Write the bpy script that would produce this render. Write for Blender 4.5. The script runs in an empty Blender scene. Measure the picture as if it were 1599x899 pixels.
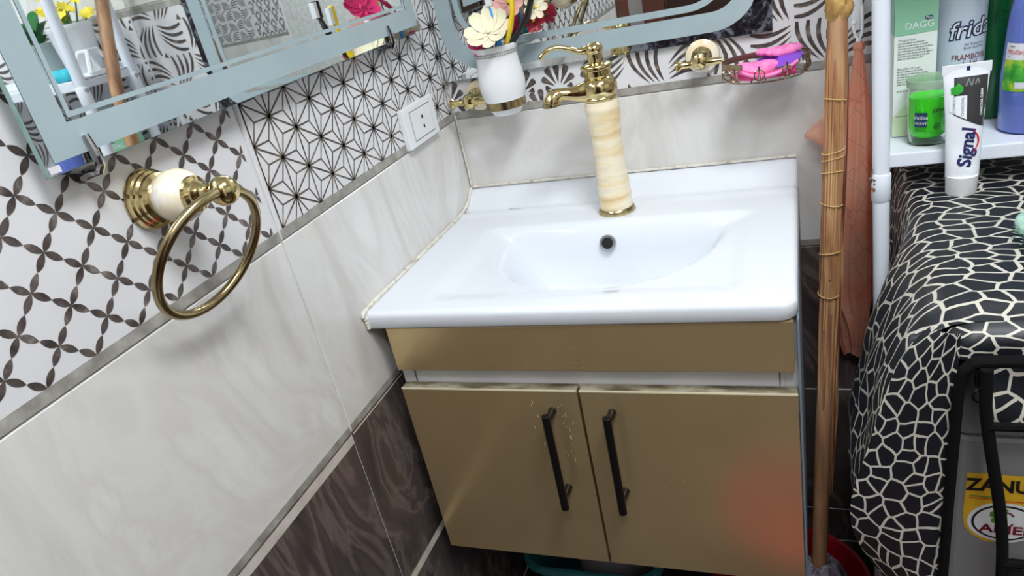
import bpy, bmesh, math, random
from mathutils import Vector, Matrix
from math import sin, cos, pi, sqrt, radians
random.seed(7)
S = bpy.context.scene
COL = S.collection

# ------------------------------------------------------------------ camera, world, exposure, lights
cam = bpy.data.cameras.new('camera')
cam.sensor_width = 36.0
cam.lens = 1153.79 / 1599 * 36.0
cam.shift_x = (799.5 - 790.8) / 1599
cam.shift_y = (482.2 - 449.5) / 1599
cam.clip_start = 0.02
camo = bpy.data.objects.new('camera', cam)
COL.objects.link(camo)
_rx, _ry, _rz = -0.4467, 0.2262, 0.4355
RM = (Matrix.Rotation(_rz, 3, 'Z') @ Matrix.Rotation(_rx, 3, 'X') @ Matrix.Rotation(_ry, 3, 'Y'))
_r, _f, _u = RM.col[0].copy(), RM.col[1].copy(), RM.col[2].copy()
camo.matrix_world = Matrix(((_r.x, _u.x, -_f.x, .6135), (_r.y, _u.y, -_f.y, -1.2842), (_r.z, _u.z, -_f.z, 1.257), (0, 0, 0, 1)))
S.camera = camo

W = bpy.data.worlds.new('world')
S.world = W
W.use_nodes = True
W.node_tree.nodes['Background'].inputs[0].default_value = (.9, .95, 1, 1)
W.node_tree.nodes['Background'].inputs[1].default_value = 0.3

S.view_settings.view_transform = 'Standard'
S.view_settings.look = 'None'
S.view_settings.gamma = 1
S.view_settings.use_curve_mapping = False
S.view_settings.exposure = 0.25

def area(name, loc, size, power, color=(1, 1, 1), aim=None):
    l = bpy.data.lights.new(name, 'AREA')
    l.shape = 'DISK'
    l.size = size
    l.energy = power
    l.color = color
    o = bpy.data.objects.new(name, l)
    COL.objects.link(o)
    o.location = loc
    if aim:
        o.rotation_euler = (Vector(aim) - Vector(loc)).to_track_quat('-Z', 'Y').to_euler()
    return o
LAMPS = [((1.0, -1.05, 2.44), .60, 17), ((.75, -1.75, 2.44), .50, 10)]  # main ceiling lamp, then an added fill lamp behind the camera
for i, (l, s, p) in enumerate(LAMPS):
    area('ceiling_and_fill_light', (l[0], l[1], l[2] - .03), s * .9, p, (.93, .97, 1.0))

# ------------------------------------------------------------------ materials
def newmat(name):
    m = bpy.data.materials.new(name)
    m.use_nodes = True
    return m, m.node_tree, m.node_tree.nodes['Principled BSDF']
def pset(b, **k):
    for a, v in k.items():
        a = a.replace('_', ' ')
        i = b.inputs[a]
        if a in ('Base Color', 'Emission Color', 'Subsurface Radius', 'Specular Tint') and len(v) == 3 and a != 'Subsurface Radius':
            v = (*v, 1)
        i.default_value = v
MATS = {}
def flat(name, col, rough=.5, metal=0., **k):
    m, t, b = newmat(name)
    pset(b, Base_Color=col, Roughness=rough, Metallic=metal, **k)
    MATS[name] = m
    return m
def ramp(t, fac, stops):
    r = t.nodes.new('ShaderNodeValToRGB')
    e = r.color_ramp.elements
    while len(e) < len(stops):
        e.new(.5)
    for i, (p, c) in enumerate(stops):
        e[i].position = p
        e[i].color = (*c, 1)
    t.links.new(fac, r.inputs[0])
    return r.outputs[0]
def coords(t, scale=(1, 1, 1), rot=(0, 0, 0), kind='Object'):
    tc = t.nodes.new('ShaderNodeTexCoord')
    mp = t.nodes.new('ShaderNodeMapping')
    mp.inputs['Scale'].default_value = scale
    mp.inputs['Rotation'].default_value = rot
    t.links.new(tc.outputs[kind], mp.inputs[0])
    return mp.outputs[0]
def noise(t, vec, scale, detail=5, rough=.55, dist=0.):
    n = t.nodes.new('ShaderNodeTexNoise')
    n.inputs['Scale'].default_value = scale
    n.inputs['Detail'].default_value = detail
    n.inputs['Roughness'].default_value = rough
    n.inputs['Distortion'].default_value = dist
    t.links.new(vec, n.inputs['Vector'])
    return n.outputs['Fac']
def bump(t, b, h, strength=.2, dist=.002):
    n = t.nodes.new('ShaderNodeBump')
    n.inputs['Strength'].default_value = strength
    n.inputs['Distance'].default_value = dist
    t.links.new(h, n.inputs['Height'])
    t.links.new(n.outputs[0], b.inputs['Normal'])
def noisy(name, stops, scale=8, rough=.4, metal=0., detail=5, dist=0., vscale=(1, 1, 1), rot=(0, 0, 0), bumpy=0, nrough=.55, **k):
    m, t, b = newmat(name)
    v = coords(t, vscale, rot)
    n = noise(t, v, scale, detail, nrough, dist)
    t.links.new(ramp(t, n, stops), b.inputs['Base Color'])
    pset(b, Roughness=rough, Metallic=metal, **k)
    if bumpy:
        bump(t, b, n, bumpy)
    MATS[name] = m
    return m
def srgb(r, g, b):
    f = lambda c: c / 255 / 12.92 if c / 255 <= .04045 else ((c / 255 + .055) / 1.055) ** 2.4
    return (f(r), f(g), f(b))

noisy('light_marble', [(.30, srgb(206, 202, 196)), (.45, srgb(226, 225, 222)), (.52, srgb(219, 216, 212)), (.60, srgb(232, 232, 230)), (.75, srgb(222, 220, 216))], 5, .16, dist=1.6, vscale=(1, 1, .45), detail=7)
noisy('dark_marble', [(.28, srgb(46, 40, 40)), (.42, srgb(74, 66, 64)), (.49, srgb(88, 78, 75)), (.53, srgb(114, 102, 98)), (.57, srgb(78, 69, 67)), (.75, srgb(100, 90, 86))], 5.5, .18, dist=2.2, vscale=(1, 1, .5), rot=(.6, 0, 0), detail=8)
flat('decor_white', srgb(226, 226, 228), .18)
noisy('decor_brown', [(.35, srgb(62, 54, 52)), (.55, srgb(96, 86, 82)), (.68, srgb(140, 130, 124))], 55, .3, detail=4)
noisy('decor_grey', [(.35, srgb(62, 56, 52)), (.56, srgb(98, 88, 80)), (.70, srgb(150, 136, 118))], 30, .3, detail=4)
noisy('border_grey', [(.35, srgb(138, 134, 126)), (.6, srgb(168, 165, 158)), (.75, srgb(190, 188, 182))], 40, .35)
noisy('cream_strip', [(.3, srgb(196, 188, 178)), (.7, srgb(222, 214, 206))], 25, .4)
noisy('grout', [(.3, srgb(200, 200, 196)), (.7, srgb(232, 232, 230))], 60, .7)
noisy('caulk', [(.30, srgb(80, 66, 48)), (.38, srgb(190, 178, 154)), (.46, srgb(226, 221, 210)), (.7, srgb(238, 236, 231))], 110, .55, detail=6, nrough=.7)
flat('ceiling_paint', srgb(240, 240, 240), .8)
noisy('floor_tile', [(.3, srgb(46, 42, 40)), (.55, srgb(70, 64, 61)), (.8, srgb(90, 82, 78))], 6, .25, dist=1.5)
flat('ceramic', srgb(230, 235, 242), .10)
flat('porcelain', srgb(240, 241, 244), .2)
flat('white_plastic', srgb(238, 240, 242), .3)
flat('white_enamel', srgb(228, 234, 244), .22)
flat('white_laminate', srgb(226, 228, 232), .35)
flat('seam_dark', srgb(40, 38, 36), .6)
flat('panel_blue_grey', srgb(120, 134, 148), .4)
def gold_panel():
    m, t, b = newmat('gold_laminate')
    v = coords(t, (1, 1, 1))
    n = noise(t, v, 3, 3)
    t.links.new(ramp(t, n, [(.3, srgb(204, 178, 132)), (.7, srgb(220, 194, 148))]), b.inputs['Base Color'])
    v2 = coords(t, (1, 1, 1))
    n2 = noise(t, v2, 5, 4, .5)
    r = ramp(t, n2, [(.35, (.19, .19, .19)), (.75, (.25, .25, .25))])
    t.links.new(r, b.inputs['Roughness'])
    pset(b, Metallic=.68)
    MATS['gold_laminate'] = m
gold_panel()
noisy('gold_edge_worn', [(.38, srgb(92, 82, 62)), (.5, srgb(140, 130, 104)), (.62, srgb(176, 170, 150)), (.7, srgb(120, 108, 84))], 45, .5, .2, vscale=(.4, 1, 1))
flat('gold_edge_light', srgb(226, 216, 186), .4)
def brass(name, c0, c1, rough):
    noisy(name, [(.3, c0), (.7, c1)], 12, rough, 1.0)
brass('brass', srgb(196, 172, 116), srgb(222, 204, 150), .13)
brass('brass_aged', srgb(150, 132, 96), srgb(196, 180, 136), .22)
brass('brass_dull', srgb(150, 126, 104), srgb(186, 168, 136), .3)
noisy('onyx', [(.28, srgb(226, 196, 140)), (.45, srgb(240, 220, 178)), (.55, srgb(246, 236, 212)), (.7, srgb(232, 206, 154))], 14, .12, vscale=(.45, .45, 3.4), dist=.5, detail=5, Subsurface_Weight=.15, Subsurface_Radius=(.02, .015, .008))
noisy('cream_marble', [(.35, srgb(240, 220, 180)), (.55, srgb(244, 232, 206)), (.62, srgb(250, 246, 238)), (.7, srgb(240, 222, 186))], 18, .12)
flat('chrome', srgb(190, 192, 196), .12, 1.)
flat('black_hole', srgb(14, 16, 20), .5)
flat('black_metal', srgb(20, 20, 22), .28, .3)
flat('mirror_silver', (.86, .90, .90), .015, 1.)
flat('glass_edge', srgb(150, 182, 176), .12)
noisy('frosted', [(.3, srgb(158, 176, 182)), (.7, srgb(172, 190, 195))], 6, .42)
noisy('tarnish', [(.40, srgb(22, 20, 24)), (.52, srgb(52, 50, 58)), (.60, srgb(130, 136, 148)), (.68, srgb(70, 60, 58))], 42, .22, .3, detail=7, nrough=.68, dist=.6)
noisy('wood_old', [(.3, srgb(128, 88, 62)), (.5, srgb(170, 126, 92)), (.7, srgb(198, 158, 120))], 7, .5, vscale=(7, 7, .5), bumpy=.2)
noisy('reed', [(.25, srgb(104, 62, 40)), (.5, srgb(176, 128, 88)), (.75, srgb(214, 176, 128))], 6, .42, vscale=(14, 14, .8), detail=6)
noisy('twine', [(.3, srgb(186, 146, 86)), (.7, srgb(222, 190, 130))], 80, .5)
noisy('burlap', [(.3, srgb(140, 100, 50)), (.7, srgb(196, 160, 96))], 60, .8, bumpy=.4)
noisy('mop_yarn', [(.35, srgb(84, 78, 92)), (.65, srgb(186, 180, 194))], 60, .9, vscale=(1, 1, .3))
flat('dark_wood', srgb(58, 34, 26), .35)
flat('brown_jamb', srgb(104, 62, 48), .4)
flat('grey_wall', srgb(150, 146, 142), .6)
def bag_mat():
    m, t, b = newmat('orange_film')
    pset(b, Base_Color=srgb(240, 146, 116), Roughness=.35)
    v = coords(t, (1, 1, .8))
    n = t.nodes.new('ShaderNodeTexVoronoi')
    n.feature = 'DISTANCE_TO_EDGE'
    n.inputs['Scale'].default_value = 30
    t.links.new(v, n.inputs['Vector'])
    big = noise(t, v, 14, 2)
    base = ramp(t, big, [(.35, srgb(255, 176, 146)), (.6, srgb(255, 204, 176))])
    msk = ramp(t, n.outputs['Distance'], [(.006, (.55, .55, .55)), (.022, (0, 0, 0))])
    mx = t.nodes.new('ShaderNodeMix')
    mx.data_type = 'RGBA'
    t.links.new(msk, mx.inputs['Factor'])
    t.links.new(base, mx.inputs['A'])
    mx.inputs['B'].default_value = (*srgb(196, 136, 126), 1)
    t.links.new(mx.outputs['Result'], b.inputs['Base Color'])
    tr = t.nodes.new('ShaderNodeBsdfTranslucent')
    t.links.new(mx.outputs['Result'], tr.inputs[0])
    ms = t.nodes.new('ShaderNodeMixShader')
    ms.inputs[0].default_value = .55
    t.links.new(b.outputs[0], ms.inputs[1])
    t.links.new(tr.outputs[0], ms.inputs[2])
    t.links.new(ms.outputs[0], t.nodes['Material Output'].inputs[0])
    MATS['orange_film'] = m
bag_mat()
def giraffe():
    m, t, b = newmat('giraffe_cloth')
    v = coords(t, (1.45, .92, 1), kind='UV')
    nz = t.nodes.new('ShaderNodeTexNoise')
    nz.inputs['Scale'].default_value = 26
    nz.inputs['Detail'].default_value = 1
    t.links.new(v, nz.inputs['Vector'])
    sc = t.nodes.new('ShaderNodeVectorMath'); sc.operation = 'SCALE'
    sc.inputs['Scale'].default_value = .012
    t.links.new(nz.outputs['Color'], sc.inputs[0])
    ad = t.nodes.new('ShaderNodeVectorMath'); ad.operation = 'ADD'
    t.links.new(v, ad.inputs[0]); t.links.new(sc.outputs[0], ad.inputs[1])
    n = t.nodes.new('ShaderNodeTexVoronoi')
    n.voronoi_dimensions = '2D'
    n.feature = 'DISTANCE_TO_EDGE'
    n.inputs['Scale'].default_value = 36
    n.inputs['Randomness'].default_value = .95
    t.links.new(ad.outputs[0], n.inputs['Vector'])
    c = ramp(t, n.outputs['Distance'], [(.058, srgb(200, 196, 184)), (.076, srgb(18, 22, 30))])
    t.links.new(c, b.inputs['Base Color'])
    pset(b, Roughness=.48)
    MATS['giraffe_cloth'] = m
giraffe()
flat('black_tape', srgb(7, 7, 8), .9, Specular_IOR_Level=.2)
flat('clear_film', (1, 1, 1), .06, Transmission_Weight=1., IOR=1.02)
noisy('silver_paint', [(.3, srgb(150, 150, 150)), (.7, srgb(166, 166, 166))], 4, .38, .35)
flat('sticker_yellow', srgb(226, 178, 40), .4)
flat('ink_black', srgb(24, 20, 16), .5)
flat('ink_navy', srgb(28, 34, 92), .4)
flat('ink_red', srgb(206, 40, 52), .4)
flat('ink_maroon', srgb(120, 22, 40), .4)
flat('ink_green', srgb(90, 140, 50), .4)
flat('ink_leaf', srgb(46, 160, 50), .4)
flat('ink_grey', srgb(120, 124, 124), .5)
flat('ink_white', srgb(236, 238, 240), .4)
flat('ink_outline', srgb(30, 52, 92), .4)
flat('box_green', srgb(140, 196, 164), .4)
flat('box_white', srgb(228, 236, 232), .4)
flat('box_lime', srgb(206, 226, 186), .4)
flat('bottle_white', srgb(206, 220, 232), .25)
flat('bottle_green', srgb(18, 92, 48), .2)
flat('bottle_blue', srgb(110, 130, 216), .12, Transmission_Weight=.25)
noisy('label_green', [(.35, srgb(40, 140, 50)), (.5, srgb(80, 180, 60)), (.62, srgb(190, 205, 60))], 60, .35)
flat('label_white', srgb(228, 226, 234), .35)
flat('gel_green', srgb(70, 226, 40), .15)
flat('jar_clear', (.95, 1, .95), .05, Transmission_Weight=1., IOR=1.12)
flat('jar_frost', srgb(214, 232, 214), .2, Transmission_Weight=.6, IOR=1.1)
flat('tube_white', srgb(232, 236, 242), .22)
flat('tube_black', srgb(52, 52, 54), .25)
flat('teal_plastic', srgb(52, 140, 148), .35)
flat('red_plastic', srgb(176, 14, 40), .3)
flat('cloth_grey', srgb(186, 180, 190), .8)
noisy('towel_mint', [(.3, srgb(140, 186, 170)), (.7, srgb(196, 226, 212))], 60, .95)
noisy('scrub_pink', [(.3, srgb(240, 110, 180)), (.7, srgb(255, 160, 214))], 90, .8, bumpy=.6)
flat('hot_pink', srgb(244, 60, 140), .45)
flat('purple_plastic', srgb(140, 80, 214), .3)
noisy('petal_cream', [(.3, srgb(236, 214, 190)), (.6, srgb(242, 240, 208)), (.8, srgb(222, 232, 196))], 40, .6)
flat('petal_pink', srgb(228, 40, 112), .6)
flat('petal_blush', srgb(236, 180, 176), .6)
flat('petal_yellow', srgb(246, 226, 70), .6)
flat('leaf_green', srgb(30, 110, 50), .45)
flat('brush_yellow', srgb(250, 214, 20), .3)
flat('brush_black', srgb(22, 22, 24), .35)
flat('brush_blue', srgb(60, 150, 226), .3)
flat('red_deep', srgb(176, 24, 56), .4)
flat('cyan_cloth', srgb(60, 190, 210), .7)
flat('blue_print', srgb(50, 120, 200), .4)
flat('pot_grey', srgb(170, 186, 182), .4)
flat('rust', srgb(150, 110, 70), .7)
m, t, b = newmat('lamp_diffuser')
pset(b, Base_Color=(1, 1, 1), Emission_Color=(.94, .97, 1), Emission_Strength=6)
MATS['lamp_diffuser'] = m

# ------------------------------------------------------------------ mesh helpers
class MB:
    def __init__(s):
        s.v, s.f, s.uv = [], [], {}
    def poly(s, pts, uv=None):
        n = len(s.v)
        s.v += [tuple(p) for p in pts]
        s.f.append(tuple(range(n, n + len(pts))))
        if uv:
            for i, q in enumerate(uv):
                s.uv[n + i] = q
        return s
    def box(s, x0, x1, y0, y1, z0, z1, r=0):
        if x0 > x1: x0, x1 = x1, x0
        if y0 > y1: y0, y1 = y1, y0
        if z0 > z1: z0, z1 = z1, z0
        bm = bmesh.new()
        bmesh.ops.create_cube(bm, size=1)
        for v in bm.verts:
            v.co = Vector(((x0 + x1) / 2 + v.co.x * (x1 - x0), (y0 + y1) / 2 + v.co.y * (y1 - y0), (z0 + z1) / 2 + v.co.z * (z1 - z0)))
        if r:
            bmesh.ops.bevel(bm, geom=list(bm.edges), offset=r, segments=2, affect='EDGES', profile=.6)
        s.addbm(bm)
        return s
    def addbm(s, bm):
        n = len(s.v)
        bm.verts.index_update()
        s.v += [tuple(v.co) for v in bm.verts]
        s.f += [tuple(v.index + n for v in f.verts) for f in bm.faces]
        bm.free()
    def grid(s, fn, nu, nv, cu=False, cv=False, uv=None, flip=False):
        n = len(s.v)
        for i in range(nu):
            for j in range(nv):
                if uv:
                    s.uv[len(s.v)] = uv(i / max(1, nu - 1), j / max(1, nv - 1))
                s.v.append(tuple(fn(i / (nu if cu else nu - 1), j / (nv if cv else nv - 1))))
        for i in range(nu if cu else nu - 1):
            for j in range(nv if cv else nv - 1):
                a, b_, c, d = i * nv + j, ((i + 1) % nu) * nv + j, ((i + 1) % nu) * nv + (j + 1) % nv, i * nv + (j + 1) % nv
                q = (n + a, n + b_, n + c, n + d)
                s.f.append(q[::-1] if flip else q)
        return s
    def lathe(s, prof, o, axis=(0, 0, 1), n=28, cap=True):
        ax = Vector(axis).normalized()
        a = Vector((1, 0, 0)) if abs(ax.x) < .9 else Vector((0, 1, 0))
        e1 = (a - ax * a.dot(ax)).normalized()
        e2 = ax.cross(e1)
        o = Vector(o)
        k = len(s.v)
        for r, h in prof:
            for i in range(n):
                t = 2 * pi * i / n
                s.v.append(tuple(o + ax * h + (e1 * cos(t) + e2 * sin(t)) * r))
        for j in range(len(prof) - 1):
            for i in range(n):
                s.f.append((k + j * n + i, k + j * n + (i + 1) % n, k + (j + 1) * n + (i + 1) % n, k + (j + 1) * n + i))
        if cap:
            s.f.append(tuple(k + i for i in range(n))[::-1])
            s.f.append(tuple(k + (len(prof) - 1) * n + i for i in range(n)))
        return s
    def tube(s, path, rad, n=10, closed=False, flatz=1.):
        P = [Vector(p) for p in path]
        N = len(P)
        R = rad if isinstance(rad, (list, tuple)) else [rad] * N
        k = len(s.v)
        prev = None
        for i in range(N):
            if closed:
                t = (P[(i + 1) % N] - P[i - 1]).normalized()
            else:
                t = (P[min(i + 1, N - 1)] - P[max(i - 1, 0)]).normalized()
            if prev is None:
                a = Vector((0, 0, 1)) if abs(t.z) < .9 else Vector((1, 0, 0))
                e1 = (a - t * a.dot(t)).normalized()
            else:
                e1 = (prev - t * prev.dot(t)).normalized()
            prev = e1
            e2 = t.cross(e1)
            for j in range(n):
                a = 2 * pi * j / n
                s.v.append(tuple(P[i] + (e1 * cos(a) * flatz + e2 * sin(a)) * R[i]))
        for i in range(N if closed else N - 1):
            i2 = (i + 1) % N
            for j in range(n):
                s.f.append((k + i * n + j, k + i * n + (j + 1) % n, k + i2 * n + (j + 1) % n, k + i2 * n + j))
        if not closed:
            s.f.append(tuple(k + j for j in range(n))[::-1])
            s.f.append(tuple(k + (N - 1) * n + j for j in range(n)))
        return s
    def build(s, name, mat, parent=None, smooth=False, kind=None, label=None, loc=None, sharp=40):
        me = bpy.data.meshes.new(name)
        off = Vector(loc) if loc else Vector((0, 0, 0))
        p = parent
        while p:
            off += p.location
            p = p.parent
        base = off if loc is None or parent is None else off
        me.from_pydata([tuple(Vector(v) - base) for v in s.v], [], s.f)
        if s.uv:
            l = me.uv_layers.new(name='UVMap')
            for lp in me.loops:
                l.data[lp.index].uv = s.uv.get(lp.vertex_index, (0, 0))
        me.materials.append(MATS[mat])
        if smooth:
            for f in me.polygons:
                f.use_smooth = True
            try:
                me.set_sharp_from_angle(angle=radians(sharp))
            except Exception:
                pass
        me.validate()
        o = bpy.data.objects.new(name, me)
        COL.objects.link(o)
        if parent:
            o.parent = parent
        if loc:
            o.location = loc
        if kind:
            o['kind'] = kind
        if label:
            o['label'] = label
        return o
def thing(name, label, cat, loc=(0, 0, 0), group=None):
    o = bpy.data.objects.new(name, None)
    o.empty_display_size = .02
    COL.objects.link(o)
    o.location = loc
    o['label'] = label
    o['category'] = cat
    if group:
        o['group'] = group
    return o
def tag(o, label, cat, group=None):
    o['label'] = label
    o['category'] = cat
    if group:
        o['group'] = group
    return o
def copy_tree(o, parent=None):
    c = o.copy()
    COL.objects.link(c)
    c.parent = parent
    for ch in list(o.children):
        copy_tree(ch, c)
    return c
def catmull(P, n=8):
    P = [Vector(p) for p in P]
    Q = [P[0] * 2 - P[1]] + P + [P[-1] * 2 - P[-2]]
    out = []
    for i in range(1, len(Q) - 2):
        for k in range(n):
            t = k / n
            a, b_, c, d = Q[i - 1], Q[i], Q[i + 1], Q[i + 2]
            out.append(.5 * ((2 * b_) + (c - a) * t + (2 * a - 5 * b_ + 4 * c - d) * t * t + (3 * b_ - a - 3 * c + d) * t ** 3))
    out.append(P[-1])
    return out
def lerp(a, b_, t):
    return a + (b_ - a) * t
def sstep(a, b_, x):
    t = max(0, min(1, (x - a) / (b_ - a)))
    return t * t * (3 - 2 * t)
def interp(tab, x):
    if x <= tab[0][0]:
        return tab[0][1]
    for (a, p), (b_, q) in zip(tab, tab[1:]):
        if x <= b_:
            return lerp(p, q, (x - a) / (b_ - a))
    return tab[-1][1]
_tc = {}
def text2d(s, size=1., shear=0., bold=0.):
    key = (s, shear, bold)
    if key not in _tc:
        c = bpy.data.curves.new('lettering', 'FONT')
        c.body = s
        c.size = 1
        c.shear = shear
        c.offset = bold
        c.align_x = 'CENTER'
        c.align_y = 'CENTER'
        c.resolution_u = 3
        o = bpy.data.objects.new('lettering', c)
        COL.objects.link(o)
        dg = bpy.context.evaluated_depsgraph_get()
        dg.update()
        me = o.evaluated_get(dg).to_mesh()
        _tc[key] = ([(v.co.x, v.co.y) for v in me.vertices], [tuple(p.vertices) for p in me.polygons])
        o.evaluated_get(dg).to_mesh_clear()
        bpy.data.objects.remove(o)
        bpy.data.curves.remove(c)
    v, f = _tc[key]
    return [(x * size, y * size) for x, y in v], f
def put_text(mb, s, size, fn, cx=0, cy=0, rot=0., sx=1., shear=0., bold=0.):
    v, f = text2d(s, size, shear, bold)
    n = len(mb.v)
    c_, s_ = cos(rot), sin(rot)
    for x, y in v:
        x *= sx
        mb.v.append(tuple(fn(cx + x * c_ - y * s_, cy + x * s_ + y * c_)))
    mb.f += [tuple(i + n for i in p) for p in f]
    return mb
def rpoly(fn, pts):
    return [fn(*p) for p in pts]
def rrect(x0, x1, y0, y1, r, n=6):
    out = []
    for cx, cy, a0 in ((x1 - r, y1 - r, 0), (x0 + r, y1 - r, 90), (x0 + r, y0 + r, 180), (x1 - r, y0 + r, 270)):
        for k in range(n + 1):
            a = radians(a0 + 90 * k / n)
            out.append((cx + r * cos(a), cy + r * sin(a)))
    return out

# ------------------------------------------------------------------ the room
mapL = lambda u, v, d=0: (d, u, v)
mapB = lambda u, v, d=0: (u, -d, v)
YR, XR, ZC = -2.05, 2.45, 2.5
mapR = lambda u, v, d=0: (-u, YR + d, v)
mapX = lambda u, v, d=0: (XR - d, -u, v)
def struct(name, mb, mat):
    o = mb.build(name, mat, kind='structure')
    return o
floor = struct('floor', MB().box(-.1, XR + .1, YR - .1, .1, -.08, -.003), 'grout')
ceiling = struct('ceiling', MB().box(-.1, XR + .1, YR - .1, .1, ZC, ZC + .08), 'ceiling_paint')
wall_left = struct('wall_left', MB().box(-.1, -.003, YR, .1, -.003, ZC), 'grout')
wall_back = struct('wall_back', MB().box(-.003, XR, .003, .1, -.003, ZC), 'grout')
wall_rear = struct('wall_rear', MB().box(0, XR, YR - .1, YR - .003, -.003, ZC), 'grout')
wall_right = struct('wall_right', MB().box(XR + .003, XR + .1, YR, .003, -.003, ZC), 'grout')

def tile(parent, fn, u0, u1, v0, v1, mat, gap=.0015, th=.009, bev=.0016, name='tile'):
    u0 += gap; u1 -= gap; v0 += gap * .6; v1 -= gap * .6
    m = MB()
    o = [(u0, v0), (u1, v0), (u1, v1), (u0, v1)]
    i = [(u0 + bev, v0 + bev), (u1 - bev, v0 + bev), (u1 - bev, v1 - bev), (u0 + bev, v1 - bev)]
    m.v = [fn(*p, -th) for p in o] + [fn(*p, -bev) for p in o] + [fn(*p, 0) for p in i]
    m.f = [(8, 9, 10, 11)]
    for k in range(4):
        j = (k + 1) % 4
        m.f += [(k, j, 4 + j, 4 + k), (4 + k, 4 + j, 8 + j, 8 + k)]
    m.f.append((3, 2, 1, 0))
    return m.build(name, mat, parent)

# printed patterns: clipped 2D polygons lying on the tile glaze
def clip(poly, u0, u1, v0, v1):
    for ax, lim, sg in ((0, u0, 1), (0, u1, -1), (1, v0, 1), (1, v1, -1)):
        out = []
        for i in range(len(poly)):
            a, b_ = poly[i - 1], poly[i]
            da, db = (a[ax] - lim) * sg, (b_[ax] - lim) * sg
            if (da >= 0) != (db >= 0):
                t = da / (da - db)
                out.append((a[0] + (b_[0] - a[0]) * t, a[1] + (b_[1] - a[1]) * t))
            if db >= 0:
                out.append(b_)
        poly = out
        if len(poly) < 3:
            return None
    return poly
def ccw(p):
    a = sum(p[i - 1][0] * p[i][1] - p[i][0] * p[i - 1][1] for i in range(len(p)))
    return p if a > 0 else p[::-1]
def pattern(parent, fn, polys, win, mat, d=.0004):
    m = MB()
    for p in polys:
        q = clip(ccw(p), *win)
        if q:
            m.poly([fn(a, b_, d) for a, b_ in q])
    if m.v:
        return m.build('printed_pattern', mat, parent, kind='stuff')
def line(a, b_, w, w2=None):
    w2 = w if w2 is None else w2
    dx, dy = b_[0] - a[0], b_[1] - a[1]
    L = sqrt(dx * dx + dy * dy) or 1
    nx, ny = -dy / L / 2, dx / L / 2
    return [(a[0] - nx * w, a[1] - ny * w), (b_[0] - nx * w2, b_[1] - ny * w2), (b_[0] + nx * w2, b_[1] + ny * w2), (a[0] + nx * w, a[1] + ny * w)]
def leaf(a, b_, w):
    dx, dy = b_[0] - a[0], b_[1] - a[1]
    L = sqrt(dx * dx + dy * dy)
    nx, ny = -dy / L, dx / L
    top = [(a[0] + dx * t + nx * w * sin(pi * t) ** .8, a[1] + dy * t + ny * w * sin(pi * t) ** .8) for t in [i / 8 for i in range(9)]]
    bot = [(a[0] + dx * t - nx * w * sin(pi * t) ** .8, a[1] + dy * t - ny * w * sin(pi * t) ** .8) for t in [i / 8 for i in range(7, 0, -1)]]
    return top + bot
def pat_lattice(u0, u1, v0, v1, ou=-.8668, ov=1.0524, du=.0276, dv=.0260):
    out = []
    for m_ in range(int((u0 - ou) / du) - 2, int((u1 - ou) / du) + 3):
        for n_ in range(int((v0 - ov) / dv) - 2, int((v1 - ov) / dv) + 3):
            if (m_ + n_) % 2:
                continue
            a = (ou + m_ * du, ov + n_ * dv)
            for sx in (1, -1):
                b_ = (a[0] + sx * du, a[1] + dv)
                mid = ((a[0] + b_[0]) / 2, (a[1] + b_[1]) / 2)
                out += [leaf(a, mid, .0036), leaf(mid, b_, .0036)]
    return out
def pat_asanoha(u0, u1, v0, v1, ou=-.4270, ov=1.0262, s=.0525, w=.0024):
    out = []
    du = s * .8705
    for m_ in range(int((u0 - ou) / du) - 2, int((u1 - ou) / du) + 3):
        for n_ in range(int((v0 - ov) / s) - 2, int((v1 - ov) / s) + 3):
            A = (ou + m_ * du, ov + n_ * s + (s / 2 if m_ % 2 else 0))
            B = (A[0], A[1] + s)
            Cc = (A[0] + du, A[1] + s / 2)
            D = (A[0] + du, A[1] - s / 2)
            out += [line(A, B, w), line(A, Cc, w), line(A, D, w)]
            for T in ((A, B, Cc), (A, Cc, D)):
                g = (sum(p[0] for p in T) / 3, sum(p[1] for p in T) / 3)
                for p in T:
                    out.append(line(g, p, w * .8, w * 1.0))
    return out
def pat_scallop(u0, u1, v0, v1, ou=.213, ov=1.0165, d=.0715, dv=.0385):
    out = []
    for n_ in range(int((v0 - ov) / dv) - 2, int((v1 - ov) / dv) + 3):
        for m_ in range(int((u0 - ou) / d) - 3, int((u1 - ou) / d) + 4):
            c = (ou + m_ * d + (d / 2 if n_ % 2 else 0), ov + n_ * dv)
            for k in range(7):
                a = radians(8 + 164 * k / 6)
                r0 = .010 + (.004 if k in (0, 6) else 0)
                r1 = .0415 - (.016 if k in (0, 6) else .006 if k in (1, 5) else 0)
                wd = .0056 - (.0008 if k in (0, 6) else 0)
                pts = []
                for t, w_ in ((0, .1), (.35, .45), (.7, .9), (.88, 1), (.97, .72), (1, .3)):
                    pts.append((t, w_))
                L = [(lerp(r0, r1, t), w_ * wd) for t, w_ in pts] + [(lerp(r0, r1, t), -w_ * wd) for t, w_ in pts[::-1]]
                out.append([(c[0] + r * cos(a) - q * sin(a), c[1] + r * sin(a) + q * cos(a)) for r, q in L])
    return out
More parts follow.
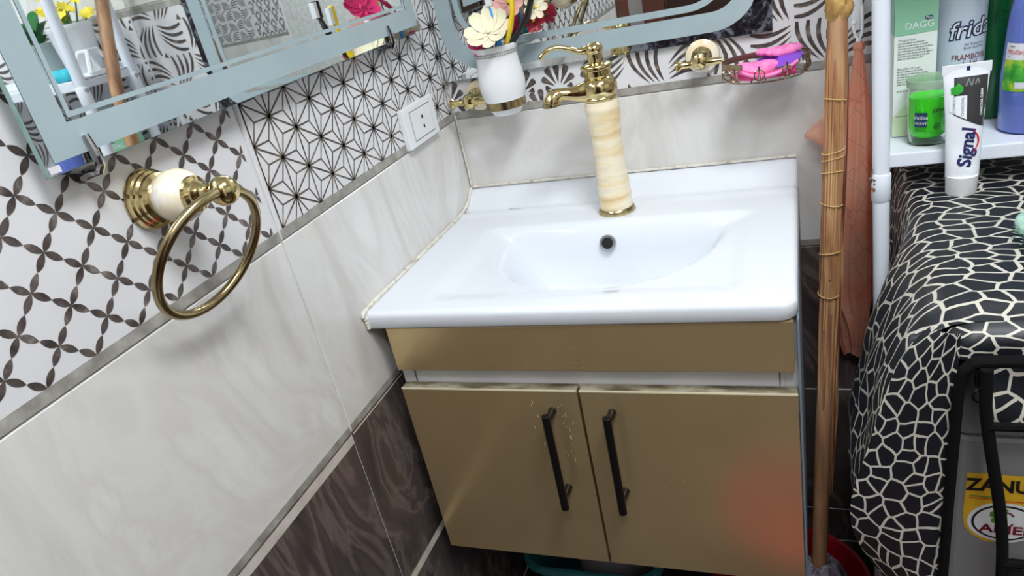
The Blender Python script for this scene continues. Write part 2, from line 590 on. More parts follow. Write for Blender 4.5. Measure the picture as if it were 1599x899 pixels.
def pat_wave(u0, u1, v0, v1, s=.066, ou=.600, ov=1.0):
    out = []
    for i in range(int((u0 - ou) / s) - 2, int((u1 - ou) / s) + 3):
        for j in range(int((v0 - ov) / s) - 2, int((v1 - ov) / s) + 3):
            hor = (i + j) % 2
            fl = 1 if (i // 1 + 2 * j) % 4 < 2 else -1
            for k in range(4):
                tab = []
                for q in range(7):
                    t = q / 6
                    x = lerp(.08 + .25 * k, .55 + .12 * k, t ** 1.25) - .11 * sin(pi * t)
                    w_ = (.056 * (1 - t) ** .6 * (.55 + .9 * t) * 1.25 + .004) * (1 if q else .8)
                    tab.append((x, .03 + .92 * t, w_))
                pts = [(x - w_, 1 - y) for x, y, w_ in tab] + [(x + w_, 1 - y) for x, y, w_ in tab[::-1]]
                if fl < 0:
                    pts = [(1 - x, 1 - y) for x, y in pts]
                if hor:
                    pts = [(y, 1 - x) for x, y in pts]
                # split into strips so each polygon stays convex enough to clip
                n = 7
                for a in range(n - 1):
                    qd = [pts[a], pts[a + 1], pts[2 * n - 2 - a], pts[2 * n - 1 - a]]
                    out.append([(ou + (i + x) * s, ov + (j + y) * s) for x, y in qd])
            if not hor:
                c = (ou + i * s, ov + j * s)
                out.append([(c[0] - .006, c[1] - .005), (c[0] + .006, c[1] - .003), (c[0], c[1] + .007)])
    return out
def pat_chain(u0, u1, v0, v1, s=.05):
    out = []
    for i in range(int(u0 / s) - 1, int(u1 / s) + 2):
        for j in range(int(v0 / s) - 1, int(v1 / s) + 2):
            c = (i * s + (s / 2 if j % 2 else 0), j * s)
            for r, w in ((.019, .006),):
                P = [(c[0] + r * cos(a) * .8, c[1] + r * sin(a) * 1.1) for a in [k * pi / 2 for k in range(4)]]
                for k in range(4):
                    out.append(line(P[k], P[(k + 1) % 4], w))
            for sx in (1, -1):
                out.append(line((c[0] + sx * s * .28, c[1] + s * .62), (c[0] + sx * s * .62, c[1] + s * .20), .005))
    return out

ROWS = [(-.213, .087, 'dark_marble'), (.087, .387, 'dark_marble'), (.387, .687, 'dark_marble'), (.687, .987, 'light_marble'), (.987, 1.30, 'decor'), (1.30, 1.60, 'light_marble'), (1.60, 1.90, 'light_marble'), (1.90, 2.20, 'light_marble'), (2.20, 2.5, 'light_marble')]
def tile_wall(parent, fn, us, decor, zoff=0, skip=()):
    for r, (v0, v1, mat) in enumerate(ROWS):
        v0 = max(0, v0 + zoff); v1 = min(ZC, v1 + zoff)
        for ci, (u0, u1) in enumerate(zip(us, us[1:])):
            if ci in skip and v0 < 2.1:
                continue
            if mat == 'decor':
                t = tile(parent, fn, u0, u1, v0, v1, 'decor_white')
                b = MB().poly([fn(u0 + .002, v0 + .0012, .0005), fn(u1 - .002, v0 + .0012, .0005), fn(u1 - .002, v0 + .0135, .0005), fn(u0 + .002, v0 + .0135, .0005)])
                b.build('border_strip', 'border_grey', t)
                b = MB().poly([fn(u0 + .002, v1 - .0135, .0005), fn(u1 - .002, v1 - .0135, .0005), fn(u1 - .002, v1 - .0012, .0005), fn(u0 + .002, v1 - .0012, .0005)])
                b.build('border_strip', 'border_grey', t)
                decor(t, fn, u0, u1, v0 + .0135, v1 - .0135, ci)
            else:
                t = tile(parent, fn, u0, u1, v0, v1, mat)
                if mat == 'light_marble' and r == 3:
                    b = MB().poly([fn(u0 + .002, v0 + .0014, .0005), fn(u1 - .002, v0 + .0014, .0005), fn(u1 - .002, v0 + .0125, .0005), fn(u0 + .002, v0 + .0125, .0005)])
                    b.build('border_strip', 'border_grey', t)
                if mat == 'dark_marble' and r in (1, 2) and fn is mapL:
                    h = .016 if (ci != len(us) - 2 or r == 1) else .004
                    b = MB().poly([fn(u0 + .002, v1 - h, .0005), fn(u1 - .002, v1 - h, .0005), fn(u1 - .002, v1 - .0014, .0005), fn(u0 + .002, v1 - .0014, .0005)])
                    b.build('border_strip', 'cream_strip', t)
def dec_left(t, fn, u0, u1, v0, v1, ci):
    if ci == 3:
        w = (u0 + .0085, u1 - .002, v0, v1)
        pattern(t, fn, pat_asanoha(*w), w, 'decor_grey')
        MB().poly([fn(a, b_, .0004) for a, b_ in line((w[0], v0), (w[0], v1), .0016)]).build('printed_line', 'decor_grey', t)
    else:
        w = (u0 + .004, u1 - .012, v0, v1)
        pattern(t, fn, pat_lattice(*w), w, 'decor_brown')
tile_wall(wall_left, mapL, [-1.52, -1.45, -1.173, -.573, 0], dec_left)
def dec_back(t, fn, u0, u1, v0, v1, ci):
    if ci == 0:
        w = (u0 + .004, .282, v0, v1)
        pattern(t, fn, pat_scallop(*w), w, 'decor_brown')
        w = (.292, u1 - .002, v0, v1)
        pattern(t, fn, pat_wave(*w), w, 'decor_brown')
    else:
        w = (u0 + .004, u1 - .004, v0, v1)
        pattern(t, fn, pat_wave(*w), w, 'decor_brown')
tile_wall(wall_back, mapB, [0, .72, 1.32, 1.92, XR], dec_back)
def dec_rear(t, fn, u0, u1, v0, v1, ci):
    w = (u0 + .006, u1 - .006, v0, v1)
    if ci == 0:
        pattern(t, fn, pat_wave(*w, s=.05), w, 'decor_brown')
    else:
        pattern(t, fn, pat_chain(*w), w, 'decor_brown')
tile_wall(wall_rear, mapR, [-XR, -1.99, -1.80, -.95, 0], dec_rear, zoff=.10, skip=(2, 3))
tile_wall(wall_right, mapX, [0, .6, 1.2, 1.8, -YR], lambda t, fn, u0, u1, v0, v1, ci: pattern(t, fn, pat_wave(u0 + .004, u1 - .004, v0, v1), (u0 + .004, u1 - .004, v0, v1), 'decor_brown'))
# floor tiles
for i in range(5):
    for j in range(4):
        x0, y0 = i * .5, -j * .52
        tile(floor, lambda u, v, d=0: (u, v, d), x0, min(XR, x0 + .5), max(YR, y0 - .52), y0, 'floor_tile')
# silicone beads in the corner and behind the basin
def bead(name, path, r, seed, parent):
    rr = random.Random(seed)
    P = catmull(path, 14)
    MB().tube(P, [r * rr.uniform(.7, 1.25) for _ in P], 6).build(name, 'caulk', parent, smooth=True)
# rear end of the room: dark door, jamb, plain wall end
d = struct('door_1', MB().box(.10, .93, YR + .0, YR + .035, 0, 2.02, .004), 'dark_wood')
for z0, z1 in ((.12, .95), (1.08, 1.9)):
    MB().box(.22, .81, YR + .035, YR + .045, z0, z1, .004).build('door_panel', 'dark_wood', d)
MB().lathe([(.022, 0), (.022, .01), (.01, .012), (.01, .05), (.024, .055), (.024, .075), (.01, .08)], (.86, YR + .035, 1.0), (0, 1, 0)).build('door_knob', 'brass', d, smooth=True)
j = struct('trim_1', MB().box(.0, .09, YR, YR + .06, 0, 2.12, .004).box(.94, 1.03, YR, YR + .06, 0, 2.12, .004).box(.09, .94, YR, YR + .06, 2.03, 2.12, .004), 'brown_jamb')
struct('trim_2', MB().box(-.002, .03, -1.60, -1.525, 0, 2.5, .004), 'brown_jamb')
struct('trim_3', MB().box(-.003, .006, YR, -1.60, 0, 2.5), 'grey_wall')
for i, (l, s, p) in enumerate(LAMPS):
    lt = thing('ceiling_and_fill_lamp', ['round white ceiling lamp above the washbasin', 'round white fill lamp added on the ceiling behind the camera'][i], 'lamp', (l[0], l[1], ZC))
    MB().lathe([(s / 2 + .012, 0), (s / 2 + .012, -.026), (s / 2, -.03), (s / 2, -.022)], (l[0], l[1], ZC), n=40).build('rim', 'white_plastic', lt, smooth=True)
    MB().lathe([(s / 2, -.018), (s / 2 - .01, -.024), (.01, -.027)], (l[0], l[1], ZC), n=40).build('diffuser', 'lamp_diffuser', lt, smooth=True)

# ------------------------------------------------------------------ washbasin
ZT, ZB, DY = .8214, .795, .463
def sink_z(x, y):
    z = ZT + .0286 * (1 - sstep(-.004, .058, -y)) ** 1.0
    # slight raised faucet deck edge
    z += .002 * (1 - sstep(0, .02, abs(y + .075)))
    # rectangular shallow recess
    rx = min(sstep(.082, .125, x), 1 - sstep(.505, .545, x))
    ry = min(sstep(.148, .172, -y), 1 - sstep(.385, .432, -y))
    z -= .010 * rx * ry
    # deep half-oval bowl
    cx, cy = .312, -.165
    u, v = (x - cx) / .192, (-(y - cy)) / .222
    if v > 0:
        q = (abs(u) ** 2.2 + v ** 2.2) ** (1 / 2.2)
        back = sstep(0, .05, v)
        z -= .105 * (1 - sstep(.58, 1.03, q)) * back
    e = .009
    for dd in (.6 - x, y + DY):
        if dd < e:
            z -= e - sqrt(max(0, e * e - (e - dd) ** 2))
    return z
m = MB()
xs = [0] + [.004 + .585 * i / 110 for i in range(111)] + [.6 - .011 * (1 - k / 6) ** 2 * 1.0 for k in range(1, 7)]
ys = [-.463 + .011 * (k / 6) ** 2 for k in range(0, 6)] + [-.452 + .452 * i / 96 for i in range(97)]
nx, ny = len(xs), len(ys)
for x in xs:
    for y in ys:
        # round the plan corner at the free front right
        px, py = x, y
        rr = .022
        ddx, ddy = x - (.6 - rr), (-DY + rr) - y
        if ddx > 0 and ddy > 0:
            L = max(ddx, ddy)
            k = L / sqrt(ddx * ddx + ddy * ddy)
            px, py = (.6 - rr) + ddx * k, (-DY + rr) - ddy * k
            mz = sink_z(min(x, y + 10) if False else (.6 - rr + L), -DY + .05)
            m.v.append((px, py, mz))
        else:
            m.v.append((px, py, sink_z(x, y)))
for i in range(nx - 1):
    for j_ in range(ny - 1):
        m.f.append((i * ny + j_, (i + 1) * ny + j_, (i + 1) * ny + j_ + 1, i * ny + j_ + 1))
loop = [(i, 0) for i in range(nx)] + [(nx - 1, j_) for j_ in range(1, ny)] + [(i, ny - 1) for i in range(nx - 2, -1, -1)] + [(0, j_) for j_ in range(ny - 2, 0, -1)]
base = len(m.v)
for k, (i, j_) in enumerate(loop):
    x, y, z = m.v[i * ny + j_]
    m.v.append((x, y, ZB + .003))
for k, (i, j_) in enumerate(loop):
    x, y, z = m.v[i * ny + j_]
    m.v.append((lerp(x, .3, .008), lerp(y, -.23, .01), ZB))
n = len(loop)
for k in range(n):
    a, b_ = loop[k], loop[(k + 1) % n]
    m.f.append((a[0] * ny + a[1], base + k, base + (k + 1) % n, b_[0] * ny + b_[1]))
    m.f.append((base + k, base + n + k, base + n + (k + 1) % n, base + (k + 1) % n))
basin = thing('washbasin', 'white ceramic washbasin with a wide moulded bowl on the gold vanity', 'washbasin', (.3, -.23, ZB))
m.build('basin', 'ceramic', basin, smooth=True, sharp=70)
OV = (.3045, -.1715, .7880)
oax = Vector((0.0, -1, .28))
MB().lathe([(.0138, -.008), (.0140, .003), (.0128, .0045), (.0095, .0045), (.0090, .001)], OV, oax, 28, False).build('overflow_ring', 'chrome', basin, smooth=True)
MB().lathe([(.0001, .0022), (.0095, .0022)], OV, oax, 24, False).build('overflow_hole', 'black_hole', basin)
MB().lathe([(.022, 0), (.022, .003), (.016, .005), (.004, .004)], (.312, -.215, .712), (0, 0, 1)).build('drain', 'chrome', basin, smooth=True)
bead('silicone_bead', [(.004, -.004, .853), (.004, -.004, .92), (.004, -.004, .995)], .0018, 1, wall_left)
bead('silicone_bead', [(.006, -.003, .8535), (.15, -.003, .8535), (.3, -.003, .8535), (.45, -.003, .853), (.598, -.003, .853)], .0022, 2, basin)
bead('silicone_bead', [(.003, -.006, .852), (.003, -.06, .826), (.003, -.2, .8235), (.003, -.33, .8235), (.003, -.455, .823), (.004, -.463, .81), (.004, -.462, .796)], .0032, 3, basin)
lg = MB()
zf = lambda u, v: (u, v, sink_z(u, v) + .0006)
put_text(lg, 'Kora', .010, zf, .108, -.0635, shear=.2, sx=1.25)
lg.build('printed_logo', 'ink_grey', basin)
MB().poly(rpoly(zf, [(.0935, -.0595), (.1, -.0585), (.106, -.0565), (.1, -.0600)])).build('printed_swoosh', 'ink_red', basin)

# ------------------------------------------------------------------ vanity cabinet
van = thing('vanity_cabinet', 'wall hung vanity cabinet with gold fronts below the white basin', 'cabinet', (.3, -.22, .36))
YF = -.4605
m = MB().box(.022, .040, YF + .022, -.004, .362, .7945).box(.580, .598, YF + .022, -.004, .362, .7945).box(.04, .58, YF + .022, -.004, .362, .378).box(.04, .58, -.02, -.004, .378, .7945)
body = m.build('carcass', 'white_laminate', van)
MB().box(.598, .6005, YF + .004, -.004, .360, .7945).build('side_panel', 'panel_blue_grey', van)
MB().box(.0195, .022, YF + .022, -.004, .360, .7945).build('side_panel', 'seam_dark', van)
m = MB().box(.040, .580, YF + .020, YF + .035, .680, .722, .001)
rail = m.build('rail', 'white_laminate', van)
MB().box(.0445, .0455, YF + .0185, YF + .021, .69, .7215).build('rail_seam', 'seam_dark', rail)
MB().box(.5745, .5755, YF + .0185, YF + .021, .69, .7215).build('rail_seam', 'seam_dark', rail)
dr = MB().box(.030, .594, YF, YF + .018, .7215, .7940, .0008).build('drawer_front', 'gold_laminate', van)
for k, (x0, x1, hx) in enumerate(((.0255, .3065, .2655), (.3105, .5965, .3535))):
    dz = 0.0
    dm = MB().box(x0, x1, YF, YF + .018, .3605, .6885, .0008)
    dd = dm.build('door', 'gold_laminate', van)
    MB().box(x0 + .0006, x1 - .0006, YF + .001, YF + .0178, .6883, .6891).build('top_edge', 'gold_edge_worn', dd)
    MB().box(x0, x1, YF - .0004, YF + .0012, .6868, .6892).build('edge_band', 'gold_edge_light', dd)
    h = MB().tube([(hx, YF - .030, .6665), (hx, YF - .030, .666), (hx, YF - .030, .496), (hx, YF - .030, .4955)], [.0052, .006, .006, .0052], 16)
    hd = h.build('handle', 'black_metal', dd, smooth=True)
    for z in (.654, .512):
        MB().lathe([(.0062, 0), (.0058, .006), (.0042, .020), (.004, .028)], (hx, YF, z), (0, -1, 0), 16).build('handle_post', 'chrome' if False else 'black_metal', hd, smooth=True)
    sc = MB()
    rr = random.Random(5 + k)
    for q in range(26 if k == 0 else 6):
        x, z = (hx + rr.choice((-.028, .012, .016, .022)) + rr.uniform(-.006, .006), rr.uniform(.55, .668)) if k == 0 else (hx + rr.uniform(.06, .14), rr.uniform(.45, .56))
        a_ = radians(80 + rr.uniform(-12, 12)) if k == 0 else radians(118)
        L = rr.uniform(.002, .008)
        sc.poly([(u, YF - .0004, v) for u, v in line((x, z), (x + L * cos(a_), z + L * sin(a_)), rr.uniform(.0003, .0009))])
    sc.build('scuff_marks', 'gold_edge_light' if k == 0 else 'gold_edge_worn', dd, kind='stuff')
sc = MB()
rr = random.Random(50)
for q in range(30):
    x, z = rr.uniform(.05, .33), rr.uniform(.726, .762)
    L = rr.uniform(.002, .016)
    sc.poly([(u, YF - .0004, v) for u, v in line((x, z), (x + L, z - L * rr.uniform(-.02, .14)), .0004)])
sc.build('scuff_marks', 'gold_edge_worn', dr, kind='stuff')

# ------------------------------------------------------------------ faucet
FX, FY = .313, -.112
fa = thing('basin_faucet', 'tall onyx column basin faucet with brass lever and spout', 'faucet', (FX, FY, ZT))
MB().lathe([(.0300, 0), (.0312, .002), (.0308, .006), (.0285, .009), (.026, .0095)], (FX, FY, ZT), n=36).build('base_ring', 'brass_aged', fa, smooth=True)
prof = []
for i in range(60):
    t = i / 59
    r = interp([(0, .0278), (.15, .0274), (.42, .0250), (.66, .0246), (.84, .0268), (.93, .0280), (1, .0262)], t)
    r += .0004 * sin(t * 62)
    prof.append((r, .0095 + t * .180))
MB().lathe(prof, (FX, FY, ZT), n=40).build('column', 'onyx', fa, smooth=True, sharp=80)
zt = ZT + .1895
hd = MB().lathe([(.0235, -.001), (.0265, .002), (.0265, .005), (.0250, .0065), (.0280, .013), (.0288, .021), (.0268, .029), (.0215, .0345), (.0195, .036)], (FX, FY, zt), n=36).build('head', 'brass', fa, smooth=True, sharp=60)
sd = Vector((-.94, -.34, 0)).normalized()
O = Vector((FX, FY, zt))
U = lambda d, z: O + sd * d + Vector((0, 0, z))
sp = catmull([U(.008, .017), U(.030, .0165), (U(.047, .0185)), U(.060, .0205), U(.0705, .0185), U(.0765, .0120), U(.0780, .0090)], 6)
rs = [interp([(0, .0200), (.2, .0135), (.35, .0098), (.5, .0096), (.64, .0125), (.78, .0142), (.9, .0146), (1, .0140)], i / (len(sp) - 1)) for i in range(len(sp))]
spo = MB().tube(sp, rs, 20).build('spout', 'brass', fa, smooth=True, sharp=60)
MB().lathe([(.0142, .004), (.0150, .001), (.0150, -.0025), (.011, -.003), (.0105, -.001)], U(.0785, .0075), (0, 0, 1), 24).build('aerator', 'brass_aged', spo, smooth=True)
MB().lathe([(.0195, .035), (.0210, .0365), (.0215, .040), (.0212, .047), (.0218, .0485), (.0248, .0500), (.0252, .0530), (.0235, .0555), (.0165, .0575), (.0115, .0585)], (FX, FY, zt), n=36).build('collar', 'brass', fa, smooth=True, sharp=50)
lev = MB().lathe([(.0118, .057), (.0122, .0590), (.0118, .0605), (.0118, .0715), (.0125, .0730), (.0142, .0765), (.0146, .0800), (.0122, .0845), (.007, .0875), (.002, .0885)], (FX, FY, zt), n=28).build('lever', 'brass', fa, smooth=True, sharp=55)
lp = catmull([U(.004, .080), U(.022, .0790), U(.038, .0860), U(.056, .0915), U(.071, .0900), U(.082, .0830), U(.085, .0790)], 6)
rl = [interp([(0, .0095), (.2, .0062), (.5, .0052), (.8, .0056), (.95, .0050), (1, .003)], i / (len(lp) - 1)) for i in range(len(lp))]
MB().tube(lp, rl, 12, flatz=.75).build('lever_arm', 'brass', lev, smooth=True)

# ------------------------------------------------------------------ left wall: mirror, towel ring, socket
def frame_ring(mb, fn, o, i, ro, ri, d0, n=8):
    A, B = rrect(*o, ro, n), rrect(*i, ri, n)
    N = len(A)
    k = len(mb.v)
    mb.v += [fn(a, b_, d0) for a, b_ in A] + [fn(a, b_, d0) for a, b_ in B]
    for q in range(N):
        r = (q + 1) % N
        mb.f.append((k + q, k + r, k + N + r, k + N + q))
    return mb
def mirror(name, label, fn, u0, u1, v0, v1, d0, d1, rad, bm_, bw, gap, tw):
    c = fn((u0 + u1) / 2, v0, d0)
    t = thing(name, label, 'mirror', c)
    m = MB()
    R = rrect(u0, u1, v0, v1, .0015, 2)
    N = len(R)
    m.v = [fn(a, b_, d0) for a, b_ in R] + [fn(a, b_, d1 - .0006) for a, b_ in R]
    m.f = [(q, (q + 1) % N, N + (q + 1) % N, N + q) for q in range(N)] + [tuple(range(N))[::-1], tuple(range(N, 2 * N))]
    m.build('glass_body', 'glass_edge', t)
    m = MB()
    m.poly([fn(a, b_, d1) for a, b_ in rrect(u0 + .0008, u1 - .0008, v0 + .0008, v1 - .0008, .001, 2)])
    m.build('mirror_surface', 'mirror_silver', t)
    def rg(e0, e1, nm):
        mm = MB()
        r0, r1 = max(.0008, rad - e0 * .0), max(.0005, rad - (e1 - e0))
        if rad < .005:
            r0 = r1 = .0008
        frame_ring(mm, fn, (u0 + e0, u1 - e0, v0 + e0, v1 - e0), (u0 + e1, u1 - e1, v0 + e1, v1 - e1), r0, r1, d1 + .0005)
        mm.build(nm, 'frosted', t)
    rg(bm_, bm_ + bw, 'frosted_band')
    rg(bm_ + bw + gap, bm_ + bw + gap + tw, 'frosted_line')
    return t
ml = mirror('wall_mirror', 'square cornered mirror with frosted border above the brass towel ring', mapL, -.848, -.102, 1.162, 1.78, .0200, .025, .001, .010, .028, .0032, .0045)
for y in (-.800, -.214):
    MB().tube([(.002, y, 1.150), (.014, y, 1.1535), (.027, y, 1.1545), (.031, y, 1.160), (.0305, y, 1.172), (.028, y, 1.186)], [.005, .0055, .005, .004, .0035, .003], 8).build('mirror_clip', 'chrome', ml, smooth=True)
MB().poly([mapL(a, b_, .0262) for a, b_ in [(-.8465, 1.1645), (-.835, 1.1645), (-.835, 1.1705), (-.8465, 1.1705)]]).build('paper_tag', 'label_white', ml)
TY, TZ = -.7405, 1.106
tr = thing('towel_ring', 'brass towel ring with cream marble boss on the leaf lattice tiles', 'towel ring', (0, TY, TZ))
MB().lathe([(.030, .0005), (.031, .003), (.0295, .006), (.0295, .009), (.0275, .0105), (.0275, .014), (.0250, .016), (.0250, .020), (.0215, .0225), (.019, .024)], (0, TY, TZ), (1, 0, 0), 40).build('rosette', 'brass', tr, smooth=True, sharp=35)
MB().lathe([(.018, .022), (.0238, .029), (.0265, .039), (.0262, .047), (.0225, .056), (.016, .061)], (0, TY, TZ), (1, 0, 0), 36).build('marble_boss', 'cream_marble', tr, smooth=True)
MB().lathe([(.0165, .0585), (.0180, .061), (.0175, .065), (.0135, .067), (.0130, .070), (.0105, .073), (.0085, .078), (.0085, .084)], (0, TY, TZ), (1, 0, 0), 30).build('stem', 'brass', tr, smooth=True, sharp=35)
prof = [(.0145 * sin(pi * i / 14) + .0002, -.0145 * cos(pi * i / 14)) for i in range(15)]
MB().lathe(prof, (.0985, TY, TZ), (1, 0, 0), 28).build('ball', 'brass', tr, smooth=True)
rc, ru, rw = Vector((.0664, -.7556, 1.0487)), Vector((.0859, .9963, 0)), Vector((.4937, -.0426, .8686))
MB().tube([rc + (ru * cos(2 * pi * i / 72) + rw * sin(2 * pi * i / 72)) * .0683 for i in range(72)], .0050, 14, closed=True).build('ring', 'brass_aged', tr, smooth=True)

so = thing('power_socket', 'white two slot power socket plate at the corner of the star tiles', 'socket', (0, -.150, .99))
MB().box(0, .010, -.2095, -.0905, .9895, 1.0565, .002).build('plate', 'white_plastic', so)
m = MB()
frame_ring(m, mapL, (-.1875, -.1085, .9985, 1.0475), (-.1863, -.1097, .9997, 1.0463), .001, .0008, .0104, 2)
m.build('panel_seam', 'ink_grey', so)
MB().box(.008, .0112, -.1861, -.1099, .9999, 1.0461, .0006).build('socket_panel', 'white_plastic', so)
for z in (1.0150, 1.0310):
    MB().poly([mapL(a, b_, .0115) for a, b_ in [(-.1500, z - .0028), (-.1445, z - .0028), (-.1445, z + .0028), (-.1500, z + .0028)]]).build('socket_slot', 'black_hole', so)

# ------------------------------------------------------------------ back wall: mirror, cup holder, soap dish
mb_ = mirror('wall_mirror', 'round banded mirror with tarnished lower edge behind the faucet', mapB, .002, .571, 1.0575, 1.66, .003, .009, .078, .0125, .030, .0055, .0105)
# tarnished silvering along the bottom right margin
out = []
R = [(.345 + .226 * i / 20, 1.0580) for i in range(21)]
o_ = rrect(.002 + .0125, .571 - .0125, 1.0575 + .0125, 1.66 - .0125, .078, 14)
m = MB()
arc = [p for p in o_ if p[0] > .345 and p[1] < 1.18 and p[1] < 1.16]
arc = [(.345, 1.0700)] + sorted([p for p in arc], key=lambda p: (p[0], p[1])) + [(.5585, 1.30)]
edge = []
for p in arc:
    if p[1] <= 1.0701:
        edge.append((p[0], 1.0580))
    else:
        edge.append(None)
k0 = [i for i, e in enumerate(edge) if e is None][0] - 1
nc = len(arc) - 1 - k0
for i in range(k0 + 1, len(arc)):
    f_ = (i - k0) / nc
    # walk along the outer corner
    Lx, Lz = .5708 - arc[k0][0], 1.30 - 1.058
    s_ = f_ * (Lx + Lz)
    edge[i] = (arc[k0][0] + s_, 1.058) if s_ < Lx else (.5708, 1.058 + s_ - Lx)
m.v = [mapB(a, b_, .0096) for a, b_ in arc] + [mapB(a, b_, .0096) for a, b_ in edge]
N = len(arc)
for i in range(N - 1):
    m.f.append((N + i, N + i + 1, i + 1, i))
cornerfix = [arc[0]]
m.build('tarnished_margin', 'tarnish', mb_)

def rosette_arm(t, x, z, yb, tag_=''):
    MB().lathe([(.0265, .0005), (.0275, .004), (.0262, .010), (.020, .014), (.012, .015)], (x, 0, z), (0, -1, 0), 36).build('marble_rosette', 'cream_marble', t, smooth=True)
    MB().lathe([(.0135, .012), (.0165, .016), (.0165, .020), (.013, .023), (.0095, .027), (.0085, yb - .012), (.0125, yb - .008), (.0140, yb), (.011, yb + .008), (.003, yb + .012)], (x, 0, z), (0, -1, 0), 28).build('stem', 'brass', t, smooth=True, sharp=40)
cu = thing('cup_holder', 'brass cup holder with marble rosette beside the wall corner', 'cup holder', (.06, 0, 1.025))
rosette_arm(cu, .062, 1.026, .055)
CX, CY = .132, -.060
MB().lathe([(.009, -.041), (.0095, -.037), (.0055, -.033), (.005, -.012), (.007, -.006), (.007, .02), (.006, .0365)], (.068, -.058, 1.0265), (1, 0, 0), 20).build('cross_bar', 'brass', cu, smooth=True, sharp=40)
MB().lathe([(.0338, .0), (.0348, .0), (.0352, .008), (.0348, .0165), (.0338, .0165), (.0336, .008), (.0338, 0)], (CX, CY, 1.0105), n=40, cap=False).build('holder_band', 'brass_aged', cu, smooth=True, sharp=50)
cp = thing('tumbler', 'white porcelain tumbler of fake flowers held by the brass ring', 'cup', (CX, CY, .998))
pr = [(.018, 0), (.0245, .001), (.0262, .006), (.0320, .012), (.0336, .022), (.0375, .034), (.0400, .047), (.0402, .058), (.0385, .074), (.0362, .088), (.0358, .098), (.0380, .110), (.0403, .1155), (.0395, .1165), (.037, .111), (.0348, .098), (.0352, .088), (.0375, .074), (.039, .055), (.03, .02), (.01, .012)]
MB().lathe(pr, (CX, CY, .998), n=44).build('body', 'porcelain', cp, smooth=True, sharp=70)
pm = MB()
cyl = lambda r0, z0: (lambda u, v: (CX + (r0 + (v > 0) * .0 + .0006) * sin(u / r0), CY - (r0 + .0006) * cos(u / r0), z0 + v))
def cup_r(z):
    return interp([(.084, .0365), (.098, .0358), (.110, .0380), (.1155, .0403)], z - .998)
for k in range(60):
    a = 2 * pi * k / 60
    for dz_ in (.1005, .1045):
        r1, r2 = cup_r(.998 + dz_) + .0005, cup_r(.998 + dz_ + .0028) + .0005
        da = .035
        pm.poly([(CX + r1 * cos(a - da), CY + r1 * sin(a - da), .998 + dz_), (CX + r1 * cos(a + da), CY + r1 * sin(a + da), .998 + dz_), (CX + r2 * cos(a + da), CY + r2 * sin(a + da), .998 + dz_ + .0028), (CX + r2 * cos(a - da), CY + r2 * sin(a - da), .998 + dz_ + .0028)])
pm.build('rim_relief', 'border_grey', cp, kind='stuff')

def flower(name, label, c, normal, R, n, mat, stem_to, group, cmat='petal_yellow', cup=.25, seed=0, stemr=.0014):
    rr = random.Random(seed)
    nv = Vector(normal).normalized()
    a = Vector((0, 0, 1)) if abs(nv.z) < .8 else Vector((1, 0, 0))
    e1 = (a - nv * a.dot(nv)).normalized()
    e2 = nv.cross(e1)
    c = Vector(c)
    t = thing(name, label, 'flower', tuple(stem_to), group)
    for k in range(n):
        th = 2 * pi * k / n + rr.uniform(-.1, .1)
        d = e1 * cos(th) + e2 * sin(th)
        s_ = nv.cross(d)
        wv = R * .31 * rr.uniform(.9, 1.1)
        lift = cup * rr.uniform(.6, 1.4)
        def fn(i, j, d=d, s_=s_, wv=wv, lift=lift):
            q = .08 + .92 * i
            w_ = wv * (sin(pi * min(1, q * .62 + .12)) ** .8) * (1 if q < .9 else sqrt(max(0, 1 - ((q - .9) / .12) ** 2)))
            return c + d * (R * q) + s_ * ((j - .5) * 2 * w_) + nv * (R * lift * (q * q * .9 - .25 * q) - .25 * w_ * (1 - (2 * j - 1) ** 2))
        MB().grid(fn, 7, 5).build('petal', mat, t, smooth=True)
    MB().lathe([(R * .10, 0), (R * .13, R * .05), (R * .07, R * .12), (.0004, R * .14)], c, tuple(nv), 10).build('flower_centre', cmat, t, smooth=True)
    st = Vector(stem_to)
    h_ = Vector((c.x - CX, c.y - CY, 0))
    h_ = h_.normalized() * min(h_.length, .024)
    wp = Vector((CX + h_.x, CY + h_.y, min(1.112, c.z - .008)))
    MB().tube([c, c.lerp(wp, .5), wp, wp.lerp(st, .5), st], stemr, 6).build('stem', 'leaf_green', t, smooth=True)
    return t
vdir = Vector((.35, -.85, .35))
zc = 1.05
G = 'fake flowers in the white tumbler'
flower('fake_flower', 'large cream fake flower facing out of the white tumbler', (.138, -.088, 1.140), (.10, -.62, .62), .040, 8, 'petal_cream', (.131, -.066, 1.02), G, cup=.45, seed=1, cmat='petal_cream')
flower('fake_flower', 'deep pink fake flower low at the rim of the white tumbler', (.122, -.080, 1.126), (-.1, -.7, .35), .027, 7, 'petal_pink', (.124, -.066, 1.02), G, seed=2, cmat='petal_pink')
flower('fake_flower', 'blush and green fake flower behind the large cream one', (.168, -.052, 1.176), (.1, -.8, .3), .027, 7, 'petal_blush', (.140, -.055, 1.02), G, seed=3)
flower('fake_flower', 'pale cream fake flower beside the black brush', (.214, -.058, 1.160), (.3, -.8, .3), .020, 7, 'petal_cream', (.148, -.058, 1.03), G, seed=4)
flower('fake_flower', 'small crimson fake flower between the two brushes', (.204, -.050, 1.140), (.3, -.8, .1), .019, 7, 'red_deep', (.149, -.050, 1.03), G, seed=5)
flower('fake_flower', 'tall hot pink fake flower topping the white tumbler', (.156, -.046, 1.214), (-.55, -.3, .5), .034, 9, 'petal_pink', (.136, -.052, 1.03), G, seed=6, cmat='petal_pink')
